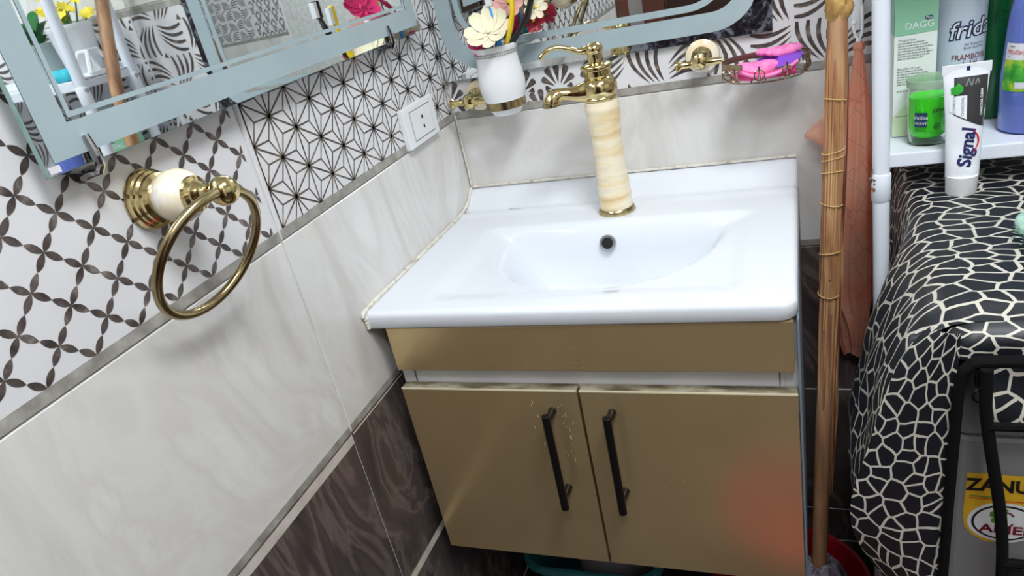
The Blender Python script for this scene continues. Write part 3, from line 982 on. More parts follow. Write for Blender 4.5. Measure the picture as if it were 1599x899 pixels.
for i, (a, tip, lab) in enumerate((((.118, -.068, 1.085), (.107, -.082, 1.132), 'broad green fake leaf left in the white tumbler'), ((.124, -.078, 1.085), (.133, -.094, 1.128), 'green fake leaf at the front of the white tumbler'))):
    A, T = Vector(a), Vector(tip)
    ax = T - A
    sv = ax.cross(Vector((.3, -1, .2))).normalized()
    o = MB().grid(lambda u, v: A + ax * u + sv * ((v - .5) * .019 * sin(pi * min(1, .1 + .88 * u))) + Vector((0, -.003 * sin(pi * u), 0)), 8, 5).build('fake_leaf', 'leaf_green', None, smooth=True, loc=a)
    tag(o, lab, 'leaf', 'fake leaves in the white tumbler')
tb = thing('toothbrush', 'flat yellow toothbrush standing in the white tumbler', 'toothbrush', (.140, -.062, 1.02))
MB().tube([(.140, -.062, 1.02), (.152, -.071, 1.09), (.157, -.074, 1.110), (.177, -.088, 1.140), (.186, -.089, 1.165), (.190, -.089, 1.195)], [.004, .005, .0062, .0075, .0068, .0055], 10, flatz=.6).build('handle', 'brush_yellow', tb, smooth=True)
MB().box(.186, .196, -.093, -.084, 1.195, 1.227, .002).build('head', 'brush_yellow', tb)
MB().box(.187, .195, -.103, -.093, 1.197, 1.225).build('bristles', 'ink_white', tb)
tb = thing('toothbrush', 'broad black handled toothbrush leaning right in the white tumbler', 'toothbrush', (.148, -.054, 1.02))
MB().tube([(.143, -.054, 1.02), (.155, -.061, 1.08), (.162, -.063, 1.108), (.203, -.072, 1.150), (.220, -.074, 1.185), (.228, -.074, 1.21)], [.004, .0045, .0055, .0080, .0070, .005], 10, flatz=.7).build('handle', 'brush_black', tb, smooth=True)
MB().box(.222, .234, -.079, -.070, 1.21, 1.24, .002).build('head', 'brush_black', tb)
MB().box(.223, .233, -.089, -.079, 1.212, 1.238).build('bristles', 'ink_white', tb)
tb = thing('toothbrush', 'thin blue toothbrush rising between the cream petals', 'toothbrush', (.142, -.070, 1.02))
MB().tube([(.142, -.066, 1.02), (.146, -.078, 1.095), (.149, -.086, 1.113), (.147, -.072, 1.14), (.140, -.066, 1.175)], [.003, .004, .0065, .003, .003], 8).build('handle', 'brush_blue', tb, smooth=True)
MB().box(.1345, .1455, -.072, -.060, 1.175, 1.192, .003).build('head', 'label_white', tb)

sdh = thing('soap_dish', 'round brass wire soap dish with marble rosette under the mirror', 'soap dish', (.462, 0, 1.03))
rosette_arm(sdh, .462, 1.036, .050)
MB().lathe([(.0085, -.036), (.0095, -.033), (.0055, -.028), (.005, -.012), (.006, -.006), (.006, .02), (.0045, .034)], (.462, -.052, 1.033), (1, 0, 0), 20).build('cross_bar', 'brass', sdh, smooth=True, sharp=40)
DX, DYc, DA, DB = .560, -.066, .064, .047
def ell(a, k=1.): return (DX + DA * k * cos(a), DYc + DB * k * sin(a))
def hoop(z0, z1, k, a0=0, a1=2 * pi, n=56, th=.0016):
    m = MB()
    full = a1 - a0 > 6.2
    def fn(i, j):
        a = a0 + (a1 - a0) * i
        q = [(k, z0), (k, z1), (k - th / DA, z1), (k - th / DA, z0)][int(round(j * 4)) % 4]
        x, y = ell(a, q[0])
        return (x, y, q[1])
    m.grid(fn, n, 4, cu=full, cv=True)
    return m
hoop(1.0230, 1.0318, 1., -.6, pi + 1.05).build('top_hoop', 'brass_dull', sdh, smooth=True, sharp=40)
hoop(1.0235, 1.0310, 1., pi + 1.05, pi + 1.9, 12).build('hoop_clip', 'brass_dull', sdh) if False else None
hoop(1.0010, 1.0030, .86, n=48).build('bottom_hoop', 'brass_dull', sdh, smooth=True, sharp=40)
for k in range(10):
    a = 2 * pi * k / 10 + .2
    x0, y0 = ell(a, .985)
    x1, y1 = ell(a, .86)
    MB().tube([(x0, y0, 1.027), (x0, y0, 1.010), (x1, y1, 1.002)], .0014, 6).build('wire', 'brass_dull', sdh, smooth=True)
    x2, y2 = ell(a + .18, .97)
    MB().tube([(x0 + .0075 * cos(q) * -sin(a), y0 + .0075 * cos(q) * cos(a) * .7, 1.014 + .0075 * sin(q)) for q in [2 * pi * i / 14 for i in range(14)]], .0011, 5, closed=True).build('wire_loop', 'brass_dull', sdh, smooth=True)
for k in range(5):
    x = DX - .04 + .02 * k
    h = DB * .84 * sqrt(max(0, 1 - ((x - DX) / (DA * .86)) ** 2))
    MB().tube([(x, DYc - h, 1.002), (x, DYc + h, 1.002)], .0012, 6).build('wire', 'brass_dull', sdh)
# sponge, folded cloth and purple scrub in the dish
rr = random.Random(3)
def pad(cx, cy, ax, by, z0, z1, rot, seed, wob=.06, rough=.0012):
    r_ = random.Random(seed)
    ph = [r_.uniform(0, 6) for _ in range(4)]
    def fn(i, j):
        a = 2 * pi * i
        q = sin(pi * j) ** .45
        k = 1 + wob * sin(3 * a + ph[0]) + wob * .6 * sin(5 * a + ph[1])
        x, y = ax * q * k * cos(a), by * q * k * sin(a)
        z = lerp(z0, z1, .5 - .5 * cos(pi * j)) + r_.uniform(-rough, rough) + .003 * sin(2 * a + ph[2]) * q
        return (cx + x * cos(rot) - y * sin(rot), cy + x * sin(rot) + y * cos(rot), z)
    return MB().grid(fn, 40, 14, cu=True)
o = pad(.543, -.070, .034, .024, 1.0035, 1.0255, .1, 3).build('sponge', 'scrub_pink', None, smooth=True, loc=(.541, -.075, 1.0035))
tag(o, 'fluffy light pink sponge lying in the brass soap dish', 'sponge')
pc = thing('folded_cloth', 'bright pink cloth folded in the front of the soap dish', 'cloth', (.560, -.09, 1.004))
m = MB().grid(lambda i, j: (lerp(.523, .603, i), -.098 + .010 * (2 * i - 1) ** 2 * .9 - .004 * sin(pi * j), lerp(1.005, 1.0175 + .004 * abs(2 * i - 1) - .004 * sin(pi * i), j)), 24, 8)
m.grid(lambda i, j: (lerp(.523, .603, i), -.098 + .010 * (2 * i - 1) ** 2 * .9 + j * .012, 1.0175 + .004 * abs(2 * i - 1) - .004 * sin(pi * i) - .004 * j), 24, 4)
m.build('cloth_fold', 'hot_pink', pc, smooth=True)
pp = catmull([(.522, -.099, 1.021), (.545, -.1025, 1.0115), (.565, -.104, 1.0105), (.59, -.101, 1.016), (.606, -.093, 1.024)], 6)
MB().tube(pp, .0026, 8).build('hem', 'scrub_pink', pc, smooth=True)
pb = thing('scrub_brush', 'purple backed pink body scrub resting in the soap dish', 'brush', (.572, -.058, 1.01))
MB().grid(lambda i, j: (.578 + .037 * sin(pi * j) ** .5 * cos(2 * pi * i), -.056 + .024 * sin(pi * j) ** .5 * sin(2 * pi * i), 1.0225 + .002 * (-cos(pi * j)) + .007 * (sin(2 * pi * i) * sin(pi * j) ** .5) * .9 + .07 * .043 * cos(2 * pi * i)), 32, 8, cu=True).build('scrub_back', 'purple_plastic', pb, smooth=True)
pad(.578, -.044, .033, .014, 1.0275, 1.0385, .05, 9, .05).build('scrub_pad', 'scrub_pink', pb, smooth=True)

# ------------------------------------------------------------------ storage rack at the right
rk = thing('storage_rack', 'white metal storage rack with round posts standing over the covered machine', 'rack', (.98, -.12, 0))
POSTS = [((.7185, -.235, 0), (.6985, -.188, 1.55)), ((.732, -.085, 0), (.712, -.048, 1.55)), ((1.27, -.235, 0), (1.27, -.188, 1.55)), ((1.27, -.075, 0), (1.27, -.03, 1.55))]
for a, b_ in POSTS:
    MB().tube([a, b_], .0108, 20).build('post', 'white_enamel', rk, smooth=True, sharp=50)
for a, b_ in POSTS:
    for z in (.862, 1.165):
        P = Vector(a).lerp(Vector(b_), z / 1.55)
        MB().lathe([(.0112, -.020), (.0124, -.018), (.0124, .018), (.0112, .020)], P, (0, 0, 1), 20).build('joint_sleeve', 'white_enamel', rk, smooth=True, sharp=40)
        MB().lathe([(.0042, 0), (.0042, .002), (.002, .003)], P + Vector((-.0118, -.002, .012)), (-1, 0, 0), 10).build('screw', 'chrome', rk)
Pq = Vector(POSTS[0][0]).lerp(Vector(POSTS[0][1]), .878 / 1.55)
m = MB()
r_ = random.Random(4)
for k in range(7):
    a = pi + r_.uniform(-.2, 1.7)
    c = Pq + Vector((cos(a) * .0126, sin(a) * .0126, r_.uniform(-.02, .022)))
    tn = Vector((-sin(a), cos(a), 0))
    s_ = r_.uniform(.0015, .004)
    m.poly([c + tn * s_ * cos(q) + Vector((0, 0, 1)) * s_ * .8 * sin(q) * r_.uniform(.6, 1.3) + Vector((cos(a), sin(a), 0)) * .0004 for q in [2 * pi * i / 7 for i in range(7)]])
m.build('rust_stain', 'rust', rk, kind='stuff')
def tray(z):
    m = MB().box(.713, 1.268, -.2045, -.035, z - .004, z, .0015)
    m.box(.713, 1.268, -.2065, -.2015, z - .018, z + .001, .002)
    m.box(.713, 1.268, -.040, -.035, z - .018, z + .012, .002)
    m.box(.713, .718, -.204, -.035, z - .018, z + .001, .002)
    m.box(1.263, 1.268, -.204, -.035, z - .018, z + .001, .002)
    m.build('shelf', 'white_enamel', rk)
tray(.905)
tray(1.197)
SZ = .9055
# carton
bx = thing('product_carton', 'tall green and white printed carton beside the white rack post', 'box', (.752, -.125, SZ))
BX0, BX1, BY0, BY1, BZ1 = .727, .778, -.130, -.085, 1.130
MB().box(BX0, BX1, BY0, BY1, SZ, BZ1, .0008).build('carton_body', 'box_white', bx)
fb = lambda u, v: (u, BY0 - .0005, v)
fl = lambda u, v: (BX0 - .0005, -u, v)
MB().poly(rpoly(fb, [(BX0 + .0005, 1.0435), (BX1 - .0005, 1.0450), (BX1 - .0005, BZ1 - .001), (BX0 + .0005, BZ1 - .001)])).build('green_print', 'box_green', bx)
MB().poly([(BX0 - .0005, BY1 - .001, 1.0435), (BX0 - .0005, BY0 + .0005, 1.0435), (BX0 - .0005, BY0 + .0005, BZ1 - .001), (BX0 - .0005, BY1 - .001, BZ1 - .001)]).build('green_print', 'box_green', bx)
MB().poly(rpoly(fb, [(BX0 + .0005, SZ + .001), (BX0 + .017, SZ + .001), (BX0 + .020, .955), (BX0 + .0005, .935)])).build('lime_print', 'box_lime', bx)
fb2 = lambda u, v: (u, BY0 - .0009, v)
put_text(MB(), 'DAGG', .0120, fb2, .7565, 1.0545).build('printed_name', 'ink_white', bx)
mm = MB().poly(rpoly(fb2, rrect(.7625, .7720, 1.0605, 1.0650, .0021, 4)))
mm.build('printed_badge', 'ink_outline', bx)
put_text(MB(), 'Plus', .0045, lambda u, v: (u, BY0 - .0012, v), .7672, 1.0627).build('printed_badge_text', 'ink_white', bx)
m = MB()
put_text(m, 'Properties:', .0048, fb2, .7425, 1.0375)
r_ = random.Random(8)
def lines(z, n, wlo, whi, x0=.7315):
    for k in range(n):
        x = x0
        end = x0 + r_.uniform(wlo, whi)
        while x < end:
            w = min(r_.uniform(.002, .0055), end - x)
            m.poly(rpoly(fb2, [(x, z - .0004), (x + w, z - .0004), (x + w, z + .0006), (x, z + .0006)]))
            x += w + .0009
        z -= .0034
    return z
lines(1.0335, 7, .030, .042)
put_text(m, 'Benefits of use:', .0046, fb2, .7455, 1.0000)
lines(.9960, 6, .025, .038)
lines(.9700, 1, .03, .034)
lines(.9350, 1, .018, .02, .731)
m.build('printed_lines', 'ink_grey', bx, kind='stuff')
# white bottle "frida"
def rbottle(name, label, cx, cy, prof, mat, z0=SZ, n=36, pn='bottle_body', smooth=70):
    t = thing(name, label, 'bottle', (cx, cy, z0))
    MB().lathe(prof, (cx, cy, z0), n=n).build(pn, mat, t, smooth=True, sharp=smooth)
    return t
FXb, FYb, FR = .8115, -.085, .0300
fr = rbottle('shampoo_bottle', 'white plastic bottle with outlined blue lettering behind the toothpaste', FXb, FYb, [(.027, 0), (FR, .004), (FR, .175), (.026, .195), (.015, .205)], 'bottle_white')
MB().lathe([(.016, .2), (.016, .235), (.012, .24)], (FXb, FYb, SZ)).build('cap', 'bottle_white', fr, smooth=True, sharp=50)
cyf = lambda cx, cy, R, e, a0=0.: (lambda u, v: (cx + (R + e) * sin(u / R + a0), cy - (R + e) * cos(u / R + a0), v))
c1, c2 = cyf(FXb, FYb, FR, .0005, .16), cyf(FXb, FYb, FR, .0009, .16)
put_text(MB(), 'frida', .030, c1, .003, 1.0365, rot=.08, shear=.25, bold=.06).build('lettering_outline', 'ink_outline', fr)
put_text(MB(), 'frida', .030, c2, .003, 1.0365, rot=.08, shear=.25, bold=.0).build('lettering', 'ink_white', fr)
m = put_text(MB(), 'All Textures', .005, c1, .008, 1.0175)
put_text(m, 'Body and Hair', .0045, c1, .008, 1.0130)
m.build('small_print', 'ink_grey', fr)
put_text(MB(), 'FRAMBOISE', .0105, c1, .004, 1.0010, sx=.85).build('variety_print', 'ink_maroon', fr)
m = MB()
for a, b_ in (((-.004, .9925), (.012, .9925)), ((-.004, .9925), (-.0045, .9955)), ((.004, .9925), (.0042, .996)), ((.012, .9925), (.0118, .9965)), ((.0075, .9925), (.0095, .9955))):
    m.poly(rpoly(c1, line(a, b_, .0013)))
m.build('arabic_print', 'ink_maroon', fr)
# dark green bottle
gb = rbottle('shampoo_bottle', 'dark green bottle squeezed between the white and the blue bottle', .8580, -.067, [(.020, 0), (.0235, .004), (.0235, .165), (.016, .19), (.010, .195)], 'bottle_green')
MB().lathe([(.011, .19), (.011, .22), (.008, .224)], (.858, -.067, SZ)).build('cap', 'bottle_green', gb, smooth=True, sharp=50)
m = MB()
cg = cyf(.858, -.067, .0235, .0005)
for z in (1.0475, 1.0355):
    m.poly(rpoly(cg, [(-.009, z), (.004, z), (.004, z + .0012), (-.009, z + .0012)]))
m.poly(rpoly(cg, [(-.009, 1.0355), (-.008, 1.0355), (-.008, 1.0487), (-.009, 1.0487)]))
m.build('label_frame', 'black_hole', gb)
# blue soap bottle
BXb, BYb, BR = .886, -.145, .0350
bb = rbottle('soap_bottle', 'clear blue liquid soap bottle with a green label', BXb, BYb, [(.030, 0), (BR, .004), (BR + .001, .07), (.0325, .135), (.031, .15), (.027, .17), (.014, .185)], 'bottle_blue')
MB().lathe([(.013, .18), (.013, .205), (.006, .21), (.006, .235)], (BXb, BYb, SZ)).build('pump_neck', 'white_plastic', bb, smooth=True, sharp=50)
def brr(z): return interp([(0, .030), (.004, BR), (.07, BR + .001), (.135, .0325), (.15, .031)], z - SZ)
cbl = lambda e: (lambda u, v: (BXb + (brr(v) + e) * sin(u / BR - .80), BYb - (brr(v) + e) * cos(u / BR - .80), v))
def patch(fn, u0, u1, v0, v1, n=10, k=5):
    return MB().grid(lambda i, j: fn(lerp(u0, u1, i), lerp(v0, v1, j)), n, k)
patch(cbl(.0006), -.018, .022, 1.001, 1.021).build('label_top', 'label_white', bb, smooth=True)
patch(cbl(.0006), -.018, .022, .962, 1.001).build('label_bottom', 'label_green', bb, smooth=True)
m = put_text(MB(), 'Mulland', .0088, cbl(.001), -.001, 1.0105, shear=.3)
m.build('label_name', 'ink_red', bb)
m = MB()
for z, a, b_ in ((1.0165, -.012, -.004), (1.0045, -.012, .012)):
    m.poly(rpoly(cbl(.001), [(a, z), (b_, z), (b_, z + .0012), (a, z + .0012)]))
m.build('label_lines', 'ink_grey', bb)
patch(cbl(.001), .001, .012, .966, .974, 4, 3).build('label_barcode', 'label_white', bb)
# gel jar
GX, GY = .7665, -.1640
gj = thing('gel_jar', 'open clear jar of bright green hair gel on the rack shelf', 'jar', (GX, GY, SZ))
MB().lathe([(.020, 0), (.0225, .002), (.0225, .014), (.0245, .020), (.0255, .060), (.0245, .063), (.0245, .070), (.026, .073)], (GX, GY, SZ), n=36).build('gel', 'gel_green', gj, smooth=True, sharp=60) if False else None
MB().lathe([(.0175, .010), (.0218, .014), (.0228, .022), (.0238, .064), (.012, .0645)], (GX, GY, SZ), n=36).build('gel', 'gel_green', gj, smooth=True, sharp=60)
MB().lathe([(.020, 0), (.0235, .002), (.0240, .012), (.0245, .022), (.0258, .066), (.0250, .070), (.0256, .082), (.0270, .086), (.0258, .086), (.0244, .081), (.0240, .070), (.0248, .066), (.0232, .022), (.0224, .012), (.019, .003)], (GX, GY, SZ), n=36, cap=True).build('jar_wall', 'jar_clear', gj, smooth=True, sharp=60)
MB().lathe([(.0262, .076), (.0272, .079), (.0275, .087), (.0262, .0872), (.0258, .079), (.0258, .076)], (GX, GY, SZ), n=36, cap=False).build('jar_rim', 'jar_frost', gj, smooth=True, sharp=60)
cj = lambda e: cyf(GX, GY, .0258, e, -.05)
patch(cj(.0010), -.018, -.003, .9335, .9525, 8, 3).build('label_patch', 'ink_outline', gj)
m = put_text(MB(), 'Vatika', .0070, cj(.0014), -.0108, .9460)
put_text(m, 'WAVE', .0052, cj(.0014), -.0103, .9380)
m.build('label_name', 'ink_white', gj)
m = put_text(MB(), 'SPIKE', .0075, cj(.0012), .0120, .9535, shear=.2, sx=1.2)
put_text(m, 'UP', .0072, cj(.0012), .0165, .9465, shear=.2)
put_text(m, 'STRONG', .0034, cj(.0012), -.0105, .9285)
frame = [(.0085 + .0042 * cos(a), .9330 + .0042 * sin(a)) for a in [2 * pi * i / 20 for i in range(20)]]
fi = [(.0085 + .0033 * cos(a), .9330 + .0033 * sin(a)) for a in [2 * pi * i / 20 for i in range(20)]]
for i in range(20):
    j_ = (i + 1) % 20
    m.poly(rpoly(cj(.0012), [frame[i], frame[j_], fi[j_], fi[i]]))
put_text(m, 'e1', .0052, cj(.0012), .0085, .9330, bold=.03)
m.build('label_print', 'ink_black', gj)

# things on the upper shelf (seen in the mirror)
UZ = 1.1975
fp = thing('flower_pot', 'white pot of yellow flowers on the upper rack shelf', 'flower pot', (.800, -.085, UZ))
MB().lathe([(.030, 0), (.034, .004), (.043, .088), (.045, .090), (.045, .098), (.041, .098), (.039, .08), (.02, .07)], (.800, -.085, UZ)).build('pot', 'porcelain', fp, smooth=True, sharp=50)
r_ = random.Random(12)
for k in range(16):
    a, q = r_.uniform(0, 2 * pi), .055 * sqrt(r_.random())
    c = Vector((.800 + q * cos(a), -.085 + q * .8 * sin(a), UZ + .115 + r_.uniform(-.012, .05)))
    m = MB()
    nv = Vector((r_.uniform(-1, .2), r_.uniform(-.8, .4), r_.uniform(.2, 1))).normalized()
    e1 = nv.orthogonal().normalized(); e2 = nv.cross(e1)
    for p in range(8):
        th = 2 * pi * p / 8
        dd = e1 * cos(th) + e2 * sin(th); ss = nv.cross(dd)
        m.poly([c, c + dd * .011 + ss * .005 + nv * .003, c + dd * .019 + nv * .004, c + dd * .011 - ss * .005 + nv * .003])
    m.build('blossom', 'petal_yellow', fp)
    MB().tube([c, Vector((.800 + q * .3 * cos(a), -.085 + q * .3 * sin(a), UZ + .075))], .0013, 5).build('stalk', 'leaf_green', fp)
gp = thing('potted_plant', 'green leafed plant in a grey pot on the upper rack shelf', 'potted plant', (.905, -.085, UZ))
MB().lathe([(.028, 0), (.030, .003), (.038, .068), (.040, .07), (.040, .076), (.036, .076), (.03, .06)], (.905, -.085, UZ)).build('pot', 'pot_grey', gp, smooth=True, sharp=50)
for k in range(9):
    a = 2 * pi * k / 9
    d_ = Vector((cos(a), .8 * sin(a), 0)); c = Vector((.905, -.085, UZ + .07)); s_ = Vector((-sin(a), cos(a), 0))
    up = r_.uniform(.02, .07)
    MB().grid(lambda i, j: c + d_ * (.05 * i) + s_ * ((j - .5) * .03 * sin(pi * (.12 + .85 * i))) + Vector((0, 0, up * sin(pi * .6 * i))), 7, 4).build('leaf', 'leaf_green', gp, smooth=True)
o = pad(.770, -.175, .030, .02, UZ, UZ + .022, .2, 21, .1, .001).build('wash_cloth', 'cyan_cloth', None, smooth=True, loc=(.770, -.175, UZ))
tag(o, 'crumpled cyan cloth on the upper rack shelf', 'cloth')
pw = thing('plastic_stand', 'white plastic pyramid stand with open sides on the upper rack shelf', 'stand', (.745, -.115, UZ))
A = Vector((.745, -.115, UZ + .045))
for sx, sy in ((-1, -1), (1, -1), (1, 1), (-1, 1)):
    MB().tube([A + Vector((sx * .012, sy * .012, 0)), (.745 + sx * .021, -.115 + sy * .032, UZ + .004)], [.004, .005], 6).build('strut', 'white_plastic', pw)
MB().box(.723, .767, -.149, -.081, UZ, UZ + .006, .002).build('foot', 'white_plastic', pw)
MB().box(.730, .760, -.130, -.100, UZ + .042, UZ + .048, .002).build('top', 'white_plastic', pw)

# ------------------------------------------------------------------ toothpaste tube
tp = thing('toothpaste_tube', 'upright white and black toothpaste tube with blue lettering', 'toothpaste', (.7995, -.2255, .8520))
TX0, TY0, TZ0 = .7995, -.2255, .8520
def tube_geo(z):
    t = (z - .876) / (1.0115 - .876)
    hw = interp([(0, .0192), (.15, .0196), (.5, .0212), (.85, .0242), (1, .0262)], t)
    hd_ = interp([(0, .0150), (.12, .0165), (.3, .0118), (.55, .0110), (.85, .0060), (.94, .0020), (1, .0015)], t)
    yc = TY0 + .010 * max(0, t)
    return hw, hd_, yc, TX0 - .0005 * t
def tube_pt(a, z):
    hw, hd_, yc, xc = tube_geo(z)
    dent = .0025 * math.exp(-((z - .893) / .006) ** 2) * max(0, -sin(a)) * (1 if cos(a) > 0 else .3)
    return (xc + hw * cos(a), yc + (hd_ - dent) * sin(a), z)
MB().grid(lambda i, j: tube_pt(2 * pi * i, lerp(.876, 1.0115, j)), 40, 30, cu=True).build('tube_body', 'tube_white', tp, smooth=True, sharp=80)
hw, hd_, yc, xc = tube_geo(1.0115)
MB().box(xc - .0266, xc + .0266, yc - .0016, yc + .0016, 1.0035, 1.0155, .0006).build('crimp', 'tube_white', tp)
MB().lathe([(.0168, 0), (.0178, .002), (.0186, .024), (.0190, .0252), (.0160, .026)], (TX0, TY0, TZ0), n=36).build('cap', 'white_plastic', tp, smooth=True, sharp=40)
def tf(e):
    def f(u, v):
        hw, hd_, yc, xc = tube_geo(v)
        q = max(-.995, min(.995, u / hw))
        a = -math.acos(q)
        p = tube_pt(a, v)
        return (p[0], p[1] - e, p[2])
    return f
def top_v(u): return lerp(.9600, .9380, (u + .02) / .04) - .0
m = MB().grid(lambda i, j: tf(.0005)(lerp(-.0135, .0218 + .001 * j, i), lerp(top_v(lerp(-.0135, .0218, i)), 1.0005, j)), 14, 16)
m.build('black_print', 'tube_black', tp, smooth=True)
m = MB().grid(lambda i, j: tf(.0008)(lerp(-.0185, .0005, i), lerp(top_v(lerp(-.0185, .0005, i)) + .0015, .9790, j)), 8, 8)
m.build('white_print', 'tube_white', tp, smooth=True)
m = put_text(MB(), 'COMPLETE', .0042, tf(.0012), -.0130, .9690, rot=pi / 2)
put_text(m, 'CHARCOAL', .0042, tf(.0012), -.0040, .9660, rot=pi / 2)
m.build('small_print', 'ink_grey', tp)
MB().poly(rpoly(tf(.0011), [(-.0165, .982), (-.010, .980), (-.004, .984), (-.0035, .989), (-.009, .9945), (-.0125, .9905), (-.017, .989)])).build('leaf_print', 'ink_leaf', tp)
m = MB()
for a, b_ in (((-.001, .990), (.002, .998)), ((.002, .9985), (.0045, .990)), ((.005, .990), (.0075, .998)), ((.009, .991), (.0115, .9975)), ((.012, .997), (.0135, .991))):
    m.poly(rpoly(tf(.0010), line(a, b_, .0018, .0008)))
m.build('grey_script', 'ink_grey', tp)
m = put_text(MB(), 'CHARCOAL CLEAN', .0036, tf(.0010), .0165, .9690, rot=pi / 2, bold=.03)
m.build('side_script', 'ink_white', tp)
put_text(MB(), 'Signal', .0215, tf(.0009), .0022, .9145, rot=pi / 2 - .10, bold=.03, shear=.15).build('brand_lettering', 'ink_navy', tp)
m = MB()
arc = [(.0085 + .0065 * sin(pi * q), lerp(.9070, .9370, q)) for q in [i / 14 for i in range(15)]]
for i in range(14):
    w0, w1 = .0022 * sin(pi * (i + .3) / 15), .0022 * sin(pi * (i + 1.3) / 15)
    m.poly(rpoly(tf(.0009), line(arc[i], arc[i + 1], max(.0006, w0), max(.0006, w1))))
m.build('smile_print', 'ink_red', tp)
fcr = lambda u, v: (xc + u, yc - .0021, v)
MB().poly(rpoly(fcr, [(-.0002, 1.0040), (.0035, 1.0040), (.0035, 1.0125), (-.0002, 1.0125)])).build('blue_mark', 'ink_navy', tp)

# ------------------------------------------------------------------ washing machine and its cover
wm = thing('washing_machine', 'silver washing machine under the black and cream cover', 'washing machine', (1.05, -.29, 0))
MB().box(.757, 1.345, -.535, -.03, .03, .690, .006).build('cabinet_body', 'silver_paint', wm)
MB().box(.757, 1.345, -.537, -.03, .6925, .834, .008).build('control_panel', 'silver_paint', wm)
for x in (.80, 1.30):
    for y in (-.48, -.09):
        MB().lathe([(.02, 0), (.02, .012), (.012, .03)], (x, y, 0)).build('foot', 'black_tape', wm, smooth=True, sharp=40)
MB().lathe([(.016, 0), (.018, .003), (.016, .012), (.006, .013)], (.783, -.537, .737), (0, -1, 0)).build('red_knob', 'ink_red', wm, smooth=True, sharp=40) if False else None
fw = lambda e: (lambda u, v: (u, -.5352 - e, v))
MB().poly(rpoly(fw(.0006), [(.7695, .6405), (.862, .640), (.862, .572), (.8, .541), (.790, .5425), (.7785, .551), (.7705, .563), (.7685, .585)])).build('sticker', 'sticker_yellow', wm)
st = wm
m = put_text(MB(), 'ZANUSSI', .0235, fw(.0012), .8125, .6240, sx=.92, bold=.035)
m.build('sticker_name', 'ink_black', wm)
MB().poly(rpoly(fw(.0012), line((.7735, .6088), (.805, .6070), .0016))).build('sticker_line', 'ink_green', wm)
MB().poly(rpoly(fw(.0012), line((.7735, .6058), (.86, .6020), .0012))).build('sticker_line', 'ink_red', wm)
el = lambda a, b_, cx=.8085, cz=.5725: [(cx + a * cos(q), cz + b_ * sin(q)) for q in [2 * pi * i / 40 for i in range(40)]]
MB().poly(rpoly(fw(.0012), el(.0355, .0290))).build('sticker_oval', 'ink_white', wm)
MB().poly(rpoly(fw(.0015), el(.0315, .0255))).build('sticker_oval', 'ink_black', wm)
MB().poly(rpoly(fw(.0018), el(.0290, .0230))).build('sticker_oval', 'ink_white', wm)
put_text(MB(), 'ARIEL', .0165, fw(.0022), .8110, .5625, sx=1.25, bold=.03).build('sticker_brand', 'ink_maroon', wm)
m = MB()
for k in range(3):
    a = radians(100 + 62 * k)
    c = (.8075 + .0085 * cos(a), .5815 + .0085 * sin(a))
    m.poly(rpoly(fw(.0022), [(c[0] + .0062 * cos(q) * (1 if abs(cos(q)) < .9 else .8), c[1] + .0048 * sin(q)) for q in [2 * pi * i / 12 for i in range(12)]]))
m.build('sticker_petals', 'ink_green', wm)
m = MB()
pts = [(.8100 + .0075 * cos(a), .5785 + .0105 * sin(a)) for a in [radians(30 + 300 * i / 18) for i in range(19)]]
for i in range(18):
    m.poly(rpoly(fw(.0026), line(pts[i], pts[i + 1], .0022)))
m.build('sticker_swirl', 'ink_maroon', wm)

cv = thing('machine_cover', 'black and cream giraffe print cover draped over the washing machine', 'cover', (1.05, -.29, .02))
CZ = .8515
def sect(y):
    b_ = sstep(.245, .38, -y)
    s_ = sstep(.02, .3, -y)
    w = .004 * sin(y * 60)
    return [(1.372, .10), (1.372, .5), (1.370, .83), (1.355, CZ), (1.1, CZ - .002 + w * .3), (.80, CZ + .001 * sin(y * 40)), (.760, CZ - .001), (.742 - .007 * b_, CZ - .008), (.733 - .024 * b_, .815), (.729 - .046 * b_, .75), (.728 - .058 * b_ + w, .67), (.728 - .070 * b_ + w, .60), (.729 - .066 * b_ + w, .54), (.731 - .034 * b_ + w, .47), (.735 - .004 * b_, .40), (.735, .30), (.737, .16), (.738, .05)]
NS = None
secs = []
Y0, Y1, NYv = -.040, -.548, 52
for k in range(NYv):
    y = lerp(Y0, Y1, k / (NYv - 1))
    pts = catmull([(x, 0, z) for x, z in sect(y)], 5)
    wav = []
    for i, p in enumerate(pts):
        wav.append((p.x + (.0025 * sin(y * 95 + p.z * 22) * sstep(.83, .7, p.z) if p.x < .76 and p.z < .83 else 0) * 1, p.z))
    secs.append((y, wav))
m = MB()
nS = len(secs[0][1])
for y, pts in secs:
    L = 0
    for i, (x, z) in enumerate(pts):
        if i:
            L += sqrt((x - pts[i - 1][0]) ** 2 + (z - pts[i - 1][1]) ** 2)
        m.uv[len(m.v)] = (y * 1.0, L)
        # lower the front corner slightly for a soft roll over the front edge
        yy = y
        zz = z - (.012 * sstep(.515, .548, -y) if z > .82 else 0)
        m.v.append((x, yy, zz))
for k in range(NYv - 1):
    for i in range(nS - 1):
        m.f.append((k * nS + i, k * nS + i + 1, (k + 1) * nS + i + 1, (k + 1) * nS + i))
m.build('top_and_side', 'giraffe_cloth', cv, smooth=True, sharp=80)
# strip turning from the side onto the front, left of the zip
edge = [(x, Y1, z) for x, z in secs[-1][1] if x < .757 and z < .8355]
m = MB().grid(lambda i, j: (lambda E: (lerp(E[0], .7485, j), lerp(E[1], -.564, j ** .6) - .004 * sin(pi * j), E[2]))(edge[int(round(i * (len(edge) - 1)))]), len(edge), 7, uv=lambda i, j: (.9 + .105 * j, edge[int(round(i * (len(edge) - 1)))][2] * 1.4))
m.build('front_strip', 'giraffe_cloth', cv, smooth=True, sharp=80)
